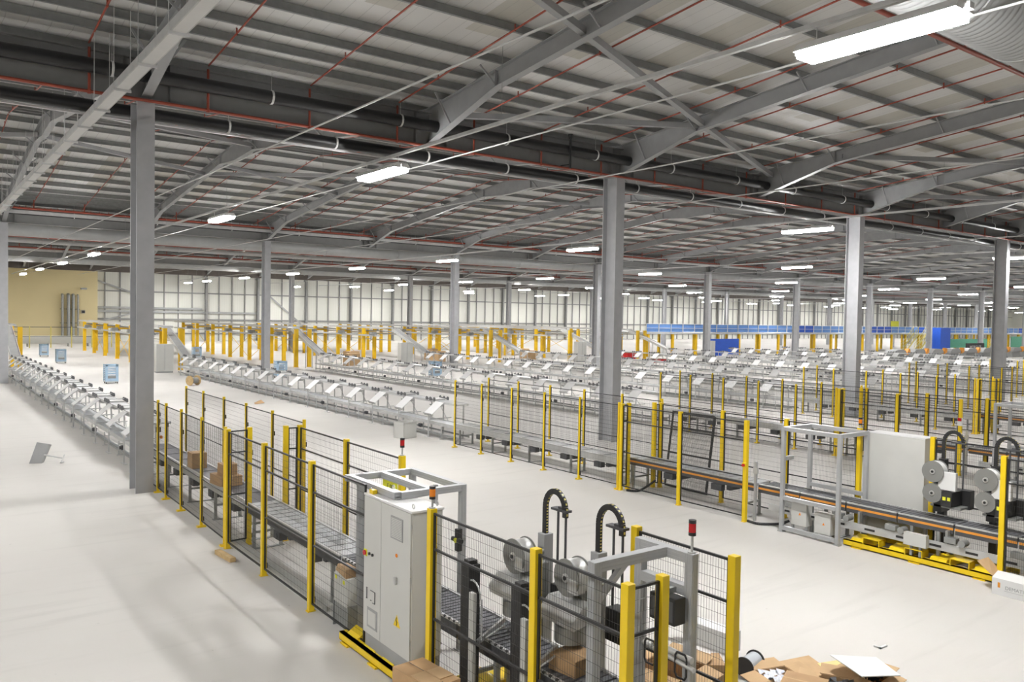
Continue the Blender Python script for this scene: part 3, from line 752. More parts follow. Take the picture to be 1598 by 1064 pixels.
for n in range(0, 4):
    dx = DX*n; N = nth(n); xc0, xc1 = 4.92+dx, 5.46+dx
    zc = .77
    belt_conveyor('dark belt conveyor inside the thin mesh fence of the %s row' % N, xc0+.06, xc1+.06, 14.55, 22.4, .74 if n == 0 else .66, BELT if n == 0 else MGREY, ZINC, .8, None, True, motors=5)
    belt_conveyor('pale grey roller deck between thick yellow posts of the %s row' % N, xc0, xc1, 10.62, 14.45, zc, LBELT, DGREY, .24, ORST if n else None, True, name='roller_deck', rib_m=MGREY, motors=2)
    for i in range(6):
        y0 = 4.55+i*1.0
        belt_conveyor('dark slatted belt module of the %s row, %s counted from its outlet' % (N, nth(i)), xc0, xc1, y0, y0+.97, zc, BELT, DGREY, .075, ORST if n else None, i % 2 == 0, name='belt_module', edge_dots=(n == 0), rib_m=SLAT)
    if n == 0:
        skid(4.46, 4.93, 7.7, 9.6, 'yellow steel skid on the floor under the big two-door cabinet', False)
        skid(4.95, 5.7, 5.2, 7.65, 'yellow steel machine skid under the strapping machines of the first row')
    else: skid(4.72+dx, 5.6+dx, 5.75, 8.45, 'yellow steel machine skid on the floor under the %s row' % N)
    v = 'first' if n == 0 else 'other'
    strap_machine((4.85 if n == 0 else 4.86)+dx, 6.98, 'strapping machine with white strap reels in the %s row, the one nearer the grey cabinet' % N, v)
    strap_machine((4.85 if n == 0 else 4.86)+dx, 6.1, 'strapping machine with white strap reels in the %s row, the one nearer the outlet' % N, v)
    if n == 0: continue
    # alloy frame, cabinet and terminal boxes on the rows that show their front side
    X = lambda x: x+dx
    fr = alloy_frame('alloy_frame', 'square grey alloy frame straddling the conveyor of the %s row' % N, [(X(4.6),9.72),(X(4.6),8.5),(X(5.52),9.72),(X(5.52),8.5)],
        [((X(4.64),9.72),(X(5.48),9.72),2.1),((X(4.64),8.5),(X(5.48),8.5),2.1),((X(4.6),9.68),(X(4.6),8.54),2.1),((X(5.52),9.68),(X(5.52),8.54),2.1),((X(4.6),9.68),(X(4.6),8.54),.72),((X(5.52),9.68),(X(5.52),8.54),.9),((X(4.64),9.72),(X(4.9),9.72),1.5),((X(4.6),9.68),(X(4.6),8.54),.12)], 2.1, .075)
    for i, (yy, zz, hh, lab) in enumerate(((9.38,.18,.46,'larger'),(8.86,.12,.4,'smaller'))):
        t = thing('terminal_box', '%s grey terminal box low in the alloy frame of the %s row' % (lab, N), 'box', (X(4.66), yy, zz))
        MB().bev(0,-.17,0,.2,.17,hh,.008).build('body', LGREY, t)
        MB().prism([(-.002,-.05,hh*.45),(-.002,.0,hh*.45),(-.002,-.025,hh*.58)], (.003,0,0)).build('warning_mark', ORNG, t)
        [MB().box(.02,yy,-zz,.06,yy+.04,0).build('foot', MGREY, t) for yy in (-.17, .13)]
    t = thing('control_cabinet', 'tall plain grey cabinet behind the conveyor of the %s row' % N, 'cabinet', (X(5.62), 7.42, 0))
    MB().bev(0,0,.12,.42,1.12,2.06,.01).build('body', LGREY, t); MB().box(.02,.02,0,.4,1.1,.12).build('plinth', MGREY, t)
    MB().bev(-.005,-.005,2.06,.425,1.125,2.08,.004).build('roof', WHITE, t)
    t = thing('scanner_column', 'slim grey scanner column beside the roller deck of the %s row' % N, 'column', (X(4.85), 10.55, 0))
    t['label'] = 'slim grey sensor post beside the roller deck of the %s row' % N; t['category'] = 'post'; t.name = 'sensor_post'
    MB().box(-.025,-.025,0,.025,.025,1.25).build('post', ALU, t); MB().box(-.03,-.05,1.0,.03,.05,1.12).build('sensor', ZINC, t)
    t = thing('junction_box', 'grey junction box under the belt modules of the %s row' % N, 'box', (X(4.76), 7.1, .3))
    MB().bev(-.06,-.2,0,.05,.2,.22,.006).build('body', LGREY, t); [MB().box(-.02,yy,-.3,.02,yy+.04,0).build('foot', GALV, t) for yy in (-.1, .06)]
    # service channel with plates hung under the belts
    t = thing('service_channel', 'perforated grey service channel below the belt modules of the %s row' % N, 'channel', (X(4.83), 4.6, 0))
    MB().box(0,0,.30,.03,5.6,.44).build('channel', ZINC, t)
    sm_ = MB().box(-.004, 0, .35, 0, .2, .39).mesh('slot', BLK)
    for i in range(9): inst('slot', sm_, t, (0, .3+i*.6, 0))
    for i in range(4): MB().box(0,.4+i*1.6,.44,.10,.44+i*1.6,.66).build('hanger', GALV, t)
    m = MB()
    for i in range(5):
        y = .7+i*1.05; m.cyl((-.05,y,.5),(.12,y,.5),.06,12).bev(-.03,y+.1,.46,.1,y+.3,.56,.01)
    m.build('gear_motors', GALV, t)
    # exit frame
    alloy_frame('exit_frame', 'grey alloy exit frame at the outlet of the %s row' % N, [(X(4.7),5.1),(X(5.56),5.42),(X(5.56),4.82)], [((X(4.7),5.1),(X(5.52),5.1),2.1),((X(5.56),5.38),(X(5.56),4.86),2.1)], 2.1, .09)

# ------------------------------------------------------------------ first row: cabinet, frames and small gear
def text(parent, s, loc, size, m, rot, name='lettering', align='CENTER', bold=False):
    c = D.curves.new(name, 'FONT'); c.body = s; c.size = size; c.align_x = align; c.align_y = 'CENTER'; c.extrude = .001
    if bold: c.offset = size*.02
    c.materials.append(m)
    tmp = D.objects.new(name, c); COL.objects.link(tmp)
    dg = bpy.context.evaluated_depsgraph_get(); me = D.meshes.new_from_object(tmp.evaluated_get(dg))
    D.objects.remove(tmp)
    return inst(name, me, parent, loc, rot)
FACE_L = (math.pi/2, 0, -math.pi/2)      # text facing -X
t = thing('control_cabinet', 'big light grey two-door control cabinet with a yellow warning triangle', 'cabinet', (4.52, 7.87, 0))
MB().bev(.01,0,.30,.40,1.16,2.0,.006).build('body', LGREY, t)
MB().bev(-.01,-.01,1.985,.415,1.17,2.012,.004).build('roof', WHITE, t)
MB().box(.02,.01,.10,.39,1.15,.30).build('plinth', MGREY, t)
for y0, y1 in ((.01,.705), (.715,1.15)):
    d = MB().bev(-.012,y0,.31,.012,y1,1.98,.004).build('door', LGREY, t)
    if y0 < .5:
        g = MB().box(-.02,.18,1.62,-.011,.46,1.88).build('vent_cover', MGREY, d)
        v = MB()
        for i in range(12): v.box(-.024,.2,1.64+i*.019,-.019,.44,1.65+i*.019)
        v.build('vent_slats', LGREY, d)
        MB().bev(-.04,.30,1.11,-.012,.35,1.19,.006).build('door_handle', ZINC, d)
        MB().prism([(-.0135,.22,.62),(-.0135,.38,.62),(-.0135,.30,.76)], (.002,0,0)).build('warning_triangle', YEL, d)
        MB().bar((-.0145,.30,.73),(-.0145,.31,.69),.004,.012,(1,0,0)).bar((-.0145,.315,.7),(-.0145,.29,.67),.004,.012,(1,0,0)).bar((-.0145,.29,.68),(-.0145,.30,.635),.004,.012,(1,0,0)).build('lightning_mark', BLK, d)
        MB().cyl((-.02,.32,1.44),(-.011,.32,1.44),.022,12).build('orange_button', ORNG, d)
        MB().box(-.02,-.004,.5,-.0,.006,.56).box(-.02,-.004,1.2,0,.006,1.26).box(-.02,-.004,1.8,0,.006,1.86).build('hinges', ZINC, d)
    else:
        MB().box(-.02,1.06,1.25,-.012,1.14,1.33).build('switch_plate', YLAB, d)
        MB().cyl((-.04,1.10,1.29),(-.012,1.10,1.29),.03,14).build('main_switch', BRED, d)
        [MB().cyl((-.03,yy,1.3),(-.012,yy,1.3),.018,12).build('push_button', BLK, d) for yy in (.99, .91)]
        m = MB()
        for a, b in (((1.05,.87),(1.05,.74)), ((1.07,.87),(1.04,.87)), ((1.07,.74),(1.04,.74)), ((.96,.86),(.84,.86)), ((.84,.86),(.84,.72)), ((.84,.72),(.9,.72)), ((.96,.74),(.93,.74))):
            m.bar((-.014,a[0],a[1]),(-.014,b[0],b[1]),.004,.014,(1,0,0))
        m.build('diagram_mark', DGREY, d)
        MB().box(-.016,.78,.40,-.011,1.04,.64).box(-.019,.80,.42,-.015,1.02,.62).build('document_pocket', MGREY, d)
        MB().box(-.021,.81,.43,-.018,1.01,.61).build('pocket_face', LGREY, d)
e = MB().ring((.36,.06,2.05),(1,0,0),.018,.03,.008,16).ring((.05,.06,2.05),(1,0,0),.018,.03,.008,16).ring((.36,1.1,2.05),(1,0,0),.018,.03,.008,16).ring((.05,1.1,2.05),(1,0,0),.018,.03,.008,16)
e.build('lifting_eyes', ZINC, t)
fr = alloy_frame('alloy_frame', 'rectangular grey alloy frame standing behind the big two-door cabinet', [(4.81,9.74),(5.58,9.72),(5.58,8.47)],
    [((4.60,9.74),(5.54,9.72),2.1),((4.66,9.70),(4.66,8.47),2.1),((5.58,9.68),(5.58,8.51),2.1),((4.70,8.47),(5.54,8.47),2.1),((5.12,9.70),(5.12,8.51),2.1)], 2.1, .08)
MB().box(-.18,-1.29,2.012,-.12,-1.25,2.03).build('cabinet_bracket', ALU, fr)
MB().box(.74,-.66,.02,.79,-.61,1.98).build('sensor_post', ALU, fr)
lab = MB().box(.305,-.44,1.885,.31,-.04,2.02).build('yellow_label', YLAB, fr)
text(fr, 'E 08', (.303,-.24,1.935), .085, BLK, FACE_L)
tag(MB().bev(-.03,-.05,0,.03,.05,.05,.004).build('yellow_lamp', YEL, None, (4.58,8.93,2.012)), 'small yellow block on the far top corner of the big two-door cabinet', 'block')
t = thing('terminal_cabinet', 'small grey steel cabinet on legs beside the big two-door cabinet', 'cabinet', (4.625, 9.72, 0))
MB().bev(0,0,.34,.14,.42,.72,.005).build('body', LGREY, t); MB().box(.01,.01,.04,.13,.41,.34).build('stand', GALV, t); MB().box(0,-.02,0,.14,.0,.36).build('leg', GALV, t); MB().box(0,.42,0,.14,.44,.36).build('leg', GALV, t)
MB().box(-.002,.08,.63,0,.14,.68).box(-.002,.32,.65,0,.38,.70).build('yellow_stickers', YLAB, t)
t = thing('crumpled_carton', 'crumpled brown carton lying on the small grey cabinet', 'carton', (4.62, 9.76, .72))
MB().prism([(0,0,.0),(.02,.28,.02),(.16,.3,.0),(.17,.02,.0)], (.01,.02,.11)).build('carton_body', CARD, t); MB().prism([(.0,.02,.11),(.02,.3,.12),(.02,.36,.03),(.0,.08,.03)], (.008,0,.008)).build('flap', CARD2, t)
tag(MB().box(0,0,0,.07,4.5,.09).box(.12,0,0,.19,4.5,.09).box(.07,0,0,.12,4.5,.02).build('floor_trunking', LGREY, None, (4.66,9.9+.7,0)), 'pale floor trunking inside the thick-posted fence of the first row', 'trunking')
t = alloy_frame('exit_frame', 'grey alloy frame at the outlet of the first row carrying a red beacon', [(4.73,5.1),(5.62,5.42),(5.62,4.8)], [((4.77,5.1),(5.58,5.1),2.12),((5.62,5.38),(5.62,4.84),2.12),((5.62,5.38),(5.62,4.84),1.82)], 2.12, .09)
MB().bar((.05,0,1.78),(.38,0,2.06),.05,.05).build('corner_brace', ALU, t)
t = thing('monitor', 'black box-backed screen mounted on the exit frame of the first row', 'screen', (5.50, 4.93, 1.5))
MB().bev(-.1,-.14,0,.045,.16,.24,.01).build('housing', BLK, t); MB().box(-.104,-.12,.03,-.1,.14,.21).build('screen_face', DGREY, t); MB().box(-.02,0,.24,.1,.05,.29).build('bracket', GALV, t)
t = thing('label_applicator', 'silver pneumatic arm with black loop handles at the outlet of the first row', 'pneumatic arm', (5.5, 4.7, 1.17))
MB().cyl((-.05,-.1,0),(0,.55,.03),.022,12).cyl((-.02,-.05,.06),(-.02,.4,.08),.03,12).build('cylinder', STAIN, t)
def loop(cx, cy, cz, w, h):
    return [(cx,cy-w/2,cz+h*.35),(cx,cy-w/2+.02,cz+h/2),(cx,cy+w/2-.02,cz+h/2),(cx,cy+w/2,cz+h*.35),(cx,cy+w/2,cz-h*.35),(cx,cy+w/2-.02,cz-h/2),(cx,cy-w/2+.02,cz-h/2),(cx,cy-w/2,cz-h*.35),(cx,cy-w/2,cz+h*.35)]
for yy in (.05, .42): MB().path(loop(-.05,yy,-.01,.13,.22), .009, 6).build('loop_handle', BLK, t)
MB().bar((0,.08,.02),(.1,.1,.02),.05,.06).build('clamp_block', GALV, t)
for i, (x, y, z, lb) in enumerate(((5.5,8.42,1.42,'black air regulator with a yellow dial on the alloy frame of the first row'), (5.5,4.76,.78,'black air regulator with a yellow dial on the exit frame of the first row'))):
    t = thing('air_regulator', lb, 'regulator', (x, y, z))
    MB().bev(-.035,-.035,-.14,.035,.035,.14,.008).cyl((-.02,-.1,0),(-.02,.1,0),.03,12).build('body', BLK, t); MB().cyl((-.055,0,0),(-.035,0,0),.03,14).build('dial', YLAB, t); MB().box(.03,-.02,-.02,.09,.04,.02).build('bracket', GALV, t)
t = thing('sensor_stand', 'black sensor head on a thin stand beside the belt inside the first thin fence', 'sensor', (4.84, 20.6, 0))
MB().box(-.015,-.015,0,.015,.015,1.3).build('post', DGREY, t); MB().bev(-.05,-.05,1.3,.05,.05,1.42,.01).bev(-.03,-.04,1.46,.03,.04,1.56,.01).bar((0,0,1.3),(0,0,1.5),.02).build('sensor_head', BLK, t); MB().bev(.02,-.12,1.15,.07,-.04,1.22,.01).build('orange_reflector', ORNG, t)
MB().box(-.25,-.25,-.0,.25,.25,.01) 
# lamps of the emergency stop on the second row
t = thing('emergency_stop', 'yellow emergency stop box with red button on the second row fence post', 'switch box', (DX+4.55, 10.60, 1.2))
MB().bev(-.04,-.05,-.05,.02,.05,.05,.006).build('box', YEL, t); MB().cyl((-.08,0,0),(-.04,0,0),.03,14).build('button', BRED, t)
t = thing('emergency_stop', 'red and white stop box on a fence post of the third row', 'switch box', (2*DX+4.55, 10.60, 1.55)); MB().bev(-.04,-.06,-.16,.02,.06,.06,.01).build('box', WHITE, t); MB().bev(-.06,-.05,-.03,-.0,.05,.06,.01).build('button', BRED, t)
# loose black gate panel leaning behind the second row
t = thing('loose_mesh_panel', 'loose black framed mesh panel leaning against the rear fence of the second row', 'panel', (DX+5.95, 12.75, .0), 0)
f, m = panel_meshes(1.35, 2.0, 'thick')
o = inst('frame', f, t, (0,0,-.104), (math.radians(8), 0, math.radians(90))); inst('wire_mesh', m, o)
o = inst('frame', f, t, (.1,.12,-.104), (math.radians(8), math.radians(0), math.radians(90))); inst('wire_mesh', m, o)
# black cable on the floor
def curve_tube(name, pts, r, m, label, cat):
    mb = MB(); P_ = [Vector(p) for p in pts]; out = []
    for i in range(len(P_)-1):
        a, b, c, d = P_[max(i-1,0)], P_[i], P_[i+1], P_[min(i+2,len(P_)-1)]
        for k in range(6):
            u = k/6; out.append(.5*((2*b)+(c-a)*u+(2*a-5*b+4*c-d)*u*u+(3*b-a-3*c+d)*u**3))
    out.append(P_[-1]); mb.path(out, r, 8)
    return tag(mb.build(name, m), label, cat)
curve_tube('floor_cable', [(DX+4.62,10.55,.03),(DX+4.6,10.3,.03),(DX+4.75,10.15,.03),(DX+4.95,10.0,.04),(DX+5.05,9.85,.12)], .028, BLK, 'thick black cable on the floor at the last front post of the second row', 'cable')
curve_tube('floor_cable', [(DX+4.6,14.1,.03),(DX+4.8,13.9,.03),(DX+5.1,13.9,.1),(DX+5.3,13.8,.25)], .028, BLK, 'thick black cable under the roller deck of the second row', 'cable')
# cartons
def carton(x, y, z, sx, sy, sz, label, rot=0, m=None, tape=True):
    t = thing('carton', label, 'carton', (x, y, z), rot)
    MB().bev(0,0,0,sx,sy,sz,.004).build('carton_body', m or CARD, t)
    if tape: MB().box(sx*.47,-.001,sz*.7,sx*.53,sy+.001,sz+.0012).build('tape', CARD2, t)
    return t
carton(5.02,18.4,.742,.32,.36,.34,'brown carton on the belt nearest the front column')
carton(4.98,16.15,.742,.42,.6,.2,'flat wide brown carton on the belt with a smaller carton on top', .1)
carton(5.03,16.3,.942,.3,.32,.22,'small brown carton stacked on the flat wide carton')
carton(5.08,5.72,.773,.34,.34,.16,'brown carton passing under the strapping machine nearer the outlet', .15)
t = thing('carton', 'closed brown carton on the floor in front of the big two-door cabinet', 'carton', (4.08, 6.72, 0), .08)
MB().bev(0,0,0,.38,.66,.56,.004).build('carton_body', CARD, t); MB().box(.02,.06,.56,.19,.36,.566).box(.2,.1,.561,.37,.34,.572).build('top_flaps', CARD2, t); MB().box(.19,.02,.56,.197,.64,.5615).build('flap_gap', DGREY, t)
# timber offcut, dumped station board, tiny bracket
tag(MB().bev(-.05,-.32,0,.05,.32,.075,.004).build('timber_block', WOOD, None, (4.36,13.95,0)), 'pale timber block on the floor against the front fence', 'timber')
D.objects['timber_block'].rotation_euler.z = .1
t = thing('dumped_board', 'grey station board with its leg lying alone on the left floor', 'board', (2.85, 25.3, 0), -.35)
MB().prism([(-.2,0,.0),(.1,0,-.0),(.26,.12,.50),(-.04,.12,.56)], (.01,.02,.0)).prism([(.1,0,0),(.14,.03,.02),(.3,.15,.48),(.26,.12,.5)], (.01,.02,0)).build('board', MGREY, t)
MB().cyl((.15,.06,.22),(.62,.02,.12),.02,10).build('leg', ZINC, t); MB().cyl((.6,-.08,.04),(.64,.1,.2),.015,8).bar((.58,-.1,.02),(.66,-.06,.04),.06,.03).build('foot', ZINC, t)
tag(MB().box(0,0,0,.16,.03,.02).box(0,0,0,.03,.1,.02).build('dropped_bracket', WHITE, None, (10.06,5.43,0)), 'tiny white bracket dropped on the open floor', 'bracket')
# heap of packaging on the near floor
def sheet(name, x, y, z, pts, m, label, cat, th=.006):
    return tag(MB().prism(pts, (0,0,th)).build(name, m, None, (x,y,z)), label, cat)
def open_carton(x, y, sx, sy, sz, rot, label, m=CARD, fl=.22, fill=None):
    t = thing('open_carton', label, 'carton', (x, y, 0), rot); w = .008
    MB().box(0,0,0,sx,sy,w).box(0,0,0,w,sy,sz).box(sx-w,0,0,sx,sy,sz).box(0,0,0,sx,w,sz).box(0,sy-w,0,sx,sy,sz).build('carton_body', m, t)
    for nm, p, q in (('flap', [(0,0,sz),(0,sy,sz),(-fl,sy,sz-fl*.15),(-fl,0,sz-fl*.15)], 0), ('flap', [(sx,0,sz),(sx,sy,sz),(sx+fl,sy,sz+fl*.15),(sx+fl,0,sz+fl*.15)], 0), ('flap', [(0,0,sz),(sx,0,sz),(sx,-fl,sz-fl*.2),(0,-fl,sz-fl*.2)], 0), ('flap', [(0,sy,sz),(sx,sy,sz),(sx,sy+fl,sz+fl*.1),(0,sy+fl,sz+fl*.1)], 0)):
        MB().prism(p, (0,0,.006)).build('flap', CARD2, t)
    if fill:
        mb = MB(); random.seed(int(x*100))
        for i in range(24):
            a, b, c = random.uniform(.04,sx-.04), random.uniform(.04,sy-.04), random.uniform(sz*.5,sz*.95)
            mb.add([(a-.05,b-.03,c),(a+.05,b-.02,c+.03),(a+.02,b+.05,c-.02),(a-.03,b+.04,c+.04)], [(0,1,2,3),(3,2,1,0)])
        mb.build('packing_foil', fill, t)
    return t
open_carton(6.6,5.75,.55,.55,.36,.2,'open brown carton behind the outlet fence of the first row', CARD)
carton(7.75,4.8,0,.4,.45,.28,'closed brown carton on the floor just behind the outlet fence', .4)
carton(7.35,5.75,0,.34,.46,.34,'narrow brown carton with a white paper on top behind the outlet fence', .9)
sheet('paper_sheet', 7.28,5.95,.342, [(0,0,0),(.2,.12,0),(.1,.3,0),(-.1,.18,0)], PAPER, 'white paper lying on the narrow brown carton', 'paper', .002)
t = carton(8.28,6.42,0,.24,.62,.26,'long white carton lying on the floor behind the outlet fence', .1, WHITE, False)
MB().bar((.05,.64,.25),(-.12,.7,.3),.2,.01).build('end_flap', CARD2, t)
t = thing('wrapped_reel', 'clear-wrapped reel with black end discs on the open floor', 'reel', (8.05, 5.95, .12), .2)
MB().cyl((-.14,0,0),(.14,0,0),.1,24).build('film', BLUEL if False else mat('pale_film', (.62,.66,.7), .2), t); MB().cyl((-.155,0,0),(-.14,0,0),.12,24).build('end_disc', BLK, t); MB().cyl((.14,0,0),(.155,0,0),.12,24).build('end_disc', BLK, t)
open_carton(7.8,5.4,.42,.4,.13,-.3,'flattened open brown carton with silver foil beside the wrapped reel', CARD2, .2, GLASSY)
open_carton(8.3,4.72,.4,.42,.15,.5,'open brown carton full of silver foil in the packaging heap', CARD2, .22, GLASSY)
sheet('cardboard_sheet', 8.6,5.55,.02, [(-.3,-.1,.0),(.25,-.2,0),(.35,.2,.05),(-.1,.32,.04)], CARD2, 'loose brown cardboard sheet at the far edge of the packaging heap', 'cardboard')
sheet('yellow_paper', 8.78,5.36,.1, [(-.16,-.08,0),(.2,-.1,.03),(.22,.04,.02),(-.1,.1,.04)], mat('pale_yellow_paper', (.8,.68,.3), .7), 'pale yellow paper in the packaging heap', 'paper')
sheet('white_board', 8.8,4.95,.27, [(-.35,-.18,.02),(.22,-.32,-.06),(.42,.08,-.04),(-.2,.3,.06)], PAPER, 'large white sheet lying on top of the packaging heap', 'sheet', .01)
open_carton(8.72,4.72,.42,.38,.16,.1,'open carton of black plastic under the large white sheet', CARD, .14, BLK)
# white carton at the second row outlet
t = thing('parts_carton', 'white printed carton on the floor at the outlet of the second row', 'carton', (13.63, 4.98, 0), 0)
MB().bev(0,0,0,.34,.62,.26,.004).build('carton_body', WHITE, t)
MB().prism([(0,0,.26),(.2,0,.33),(.34,0,.26)], (0,.62,0)).build('lid', WHITE, t)
MB().prism([(.02,.62,.27),(.34,.62,.27),(.42,.86,.44),(.12,.9,.42)], (0,0,.005)).build('open_flap', CARD2, t)
text(t, 'DEMATIC', (-.002,.27,.135), .075, MGREY, FACE_L)
MB().box(-.002,.5,.12,-.0005,.535,.2).build('orange_logo', ORST, t)
MB().box(-.0015,.10,.085,-.0005,.44,.089).build('printed_line', MGREY, t)
# aisle objects
t = thing('cable_drum', 'small wooden cable drum on the floor of the aisle', 'drum', (13.1, 47.8, .28), .5)
MB().cyl((-.3,0,0),(-.25,0,0),.28,20).build('end_disc', WOOD, t); MB().cyl((.25,0,0),(.3,0,0),.28,20).build('end_disc', WOOD, t); MB().cyl((-.25,0,0),(.25,0,0),.17,20).build('cable_coil', MGREY, t)
t = thing('steel_bin', 'open grey steel bin beside the near end of the second packing row', 'bin', (13.5, 24.15, 0), .25)
MB().box(0,0,0,.6,.5,.02).box(0,0,0,.02,.5,.55).box(.58,0,0,.6,.5,.55).box(0,0,0,.6,.02,.55).box(0,.48,0,.6,.5,.55).build('bin_body', LGREY, t); MB().box(-.015,-.015,.53,.615,.0,.56).box(-.015,.5,.53,.615,.515,.56).build('rim', ZINC, t)
sheet('cardboard_scrap', 13.0,37.0,.0, [(-.2,-.2,.0),(.3,-.1,.02),(.25,.25,.14),(-.1,.15,.03)], CARD, 'scrap of cardboard on the floor of the aisle', 'cardboard')
def cage(x, y, label):
    t = thing('roll_cage', label, 'cage', (x, y, 0), 0, 'pale blue roll cages'); w, d, h = .66, .6, 1.1
    MB().box(-w/2,-d/2,.1,w/2,d/2,.14).build('base', ZINC, t)
    for sx in (-1,1):
        for sy in (-1,1):
            MB().cyl((sx*w/2,sy*d/2,.1),(sx*w/2,sy*d/2,h),.015,8).build('corner_post', BLUEL, t); MB().cyl((sx*w*.45,sy*d*.4-.0,.05),(sx*w*.45+.03,sy*d*.4,.05),.05,10).build('castor', BLK, t)
    mb = MB()
    for s in (-1, 1):
        for i in range(9): mb.box(s*w/2-.004,-d/2,.18+i*.105,s*w/2+.004,d/2,.25+i*.105)
    for i in range(9): mb.box(-w/2,d/2-.004,.18+i*.105,w/2,d/2+.004,.25+i*.105)
    mb.box(-w/2,-d/2-.005,.14,w/2,-d/2,.3).box(-w/2,-d/2-.005,h-.12,w/2,-d/2,h).box(-w/2,-d/2-.005,.3,-w/2+.12,-d/2,h).box(w/2-.12,-d/2-.005,.3,w/2,-d/2,h)
    mb.build('blue_sides', BLUEL, t); MB().bev(-.25,-.22,.14,.25,.2,.45,.02).build('contents', MGREY, t)
for x, y, l in ((9.41,51.0,'pale blue roll cage standing nearest in the first aisle'), (9.67,71.7,'pale blue roll cage in the first aisle, second from the nearest'), (9.77,82.2,'pale blue roll cage farthest back in the first aisle'), (19.4,51.0,'pale blue roll cage in the second aisle behind the nearer boards'), (20.4,73.5,'pale blue roll cage at the far end of the second aisle'), (28.8,47.3,'pale blue roll cage in the third aisle')):
    cage(x, y, l)
# left background: rails, guarded machine, pipes on the cream wall
t = thing('guard_rail', 'yellow posted guard rail in front of the cream wall', 'railing', (8.6, 100.5, 0))
for i in range(6): MB().box(2.0*i-.05,-.05,0,2.0*i+.05,.05,2.3).build('post', YELP, t)
MB().box(0,-.025,2.2,10,.025,2.27).box(0,-.025,1.2,10,.025,1.26).build('rail', DGREY, t)
t = thing('boxed_conveyor', 'long pale grey boxed conveyor along the foot of the cream wall', 'conveyor', (8.5, 103.5, 0))
MB().bev(0,0,.35,11,.8,1.2,.03).build('housing', LGREY, t)
for i in range(6): MB().box(.2+2*i,.1,0,.3+2*i,.7,.35).build('leg', MGREY, t)
t = thing('chute', 'pale inclined chute behind the far roll cages', 'chute', (8.2, 88, 0), 0)
MB().bar((0,0,.2),(-2.2,3,1.9),.7,.06).build('slide', ROLLER, t); MB().box(-2.3,2.9,0,-2.2,3.0,1.8).box(-.9,1.2,0,-.8,1.3,.8).build('leg', GALV, t)
for x, r, l in ((16.16,.15,'grey wall duct on the cream wall, leftmost of the four'), (16.85,.2,'wide grey wall duct on the cream wall, second of the four'), (17.4,.17,'grey wall duct on the cream wall, third of the four'), (17.95,.11,'slim grey wall duct on the cream wall nearest the corner')):
    t = thing('wall_duct', l, 'duct', (x, 118.45, 0)); MB().cyl((0,0,0),(0,0,6.0),r,16).build('pipe', GALV, t); MB().cyl((0,0,5.9),(0,.3,6.1),r,16).build('elbow', GALV, t)
    MB().box(-r-.1,.0,4.2,r+.1,.3,4.26).box(-r-.1,.0,2.4,r+.1,.3,2.46).build('clips', DGREY, t)
t = thing('wall_vent', 'small dark square vent on the cream wall', 'vent', (18.6, 118.75, 3.7)); MB().box(-.22,-.06,0,.22,.05,.4).build('frame', MGREY, t); MB().box(-.18,-.07,.04,.18,-.06,.36).build('grille', BLK, t)
t = thing('wall_light', 'small flood light bracketed to the cream wall', 'light', (18.6, 118.6, 6.8)); MB().bev(-.35,-.5,0,.35,.1,.22,.04).build('housing', MGREY, t); MB().box(-.3,-.45,-.02,.3,.0,0).build('lens', PAPER, t)
# background of the hall: crates, mezzanine, screen, covered machines
t = thing('red_crate', 'red plastic crate under the elevated conveyors', 'crate', (59.2, 59.6, 0)); MB().bev(0,0,0,1.2,.9,.75,.03).build('body', BRED, t); MB().box(-.03,-.03,.68,1.23,.93,.75).build('rim', RED, t)
t = thing('red_crate', 'low red tray in front of the elevated conveyors', 'crate', (57.9, 54.6, 0)); MB().bev(0,0,0,1.6,.8,.35,.03).build('body', BRED, t); MB().box(-.03,-.03,.3,1.63,.83,.35).build('rim', RED, t)
for i, (x, y) in enumerate(((28.6,60.5),(30.4,64),(38.2,62.2),(40.2,66.5),(48.3,61.0),(50.5,64.8))):
    carton(x, y, 0, 1.1, .9, 1.0, 'tall brown carton beyond the packing rows, %s from the cream wall side' % nth(i), .2*i, CARD2)
MY = 63.6
t = thing('mezzanine', 'long mezzanine with blue sheeted guard rail and yellow posts beyond the packing rows', 'mezzanine', (66, MY, 0))
MB().box(0,0,2.55,130,7,2.75).build('deck', ZINC, t)
pm = MB().box(-.13,-.13,0,.13,.13,2.55).mesh('post', YELD)
for i in range(33): inst('post', pm, t, (.5+4*i, .2, 0))
for i in range(20): inst('post', pm, t, (2.5+6.5*i, 6.5, 0))
gr = MB().box(0,-.03,3.68,130,.02,3.74).box(0,-.03,3.2,130,.02,3.24)
for i in range(66): gr.box(2*i-.03,-.03,2.75,2*i+.03,.02,3.7)
gr.build('guard_rail', WHITE, t)
bs1 = MB().box(.05,.03,2.8,1.95,.04,3.66).mesh('blue_sheet', mat('translucent_blue_sheet', (.13,.29,.66), .5))
bs2 = MB().box(.05,.03,2.8,1.95,.04,3.68).mesh('blue_sheet', BLUES)
for i in range(65): inst('blue_sheet', bs2 if i in (14,15,23,24,25,30,40,48,58) else bs1, t, (2*i, 0, 0))
tag(MB().bev(0,0,0,3.2,1.5,3.6,.02).build('blue_hoarding', BLUES, None, (129.6, MY-1.7, 0)), 'tall solid blue hoarding in front of the mezzanine', 'hoarding')
tag(MB().bev(0,0,0,6.0,.2,2.0,.02).build('blue_hoarding', BLUES, None, (75.5, MY-.6, 0)), 'low solid blue hoarding under the near end of the mezzanine', 'hoarding')
tag(MB().bev(0,0,.4,14.4,.1,1.8,.02).box(.2,0,0,.3,.1,.4).box(14.1,0,0,14.2,.1,.4).build('green_screen', GREEN, None, (134.2, MY-.5, 0)), 'long green sheeted screen below the mezzanine', 'screen')
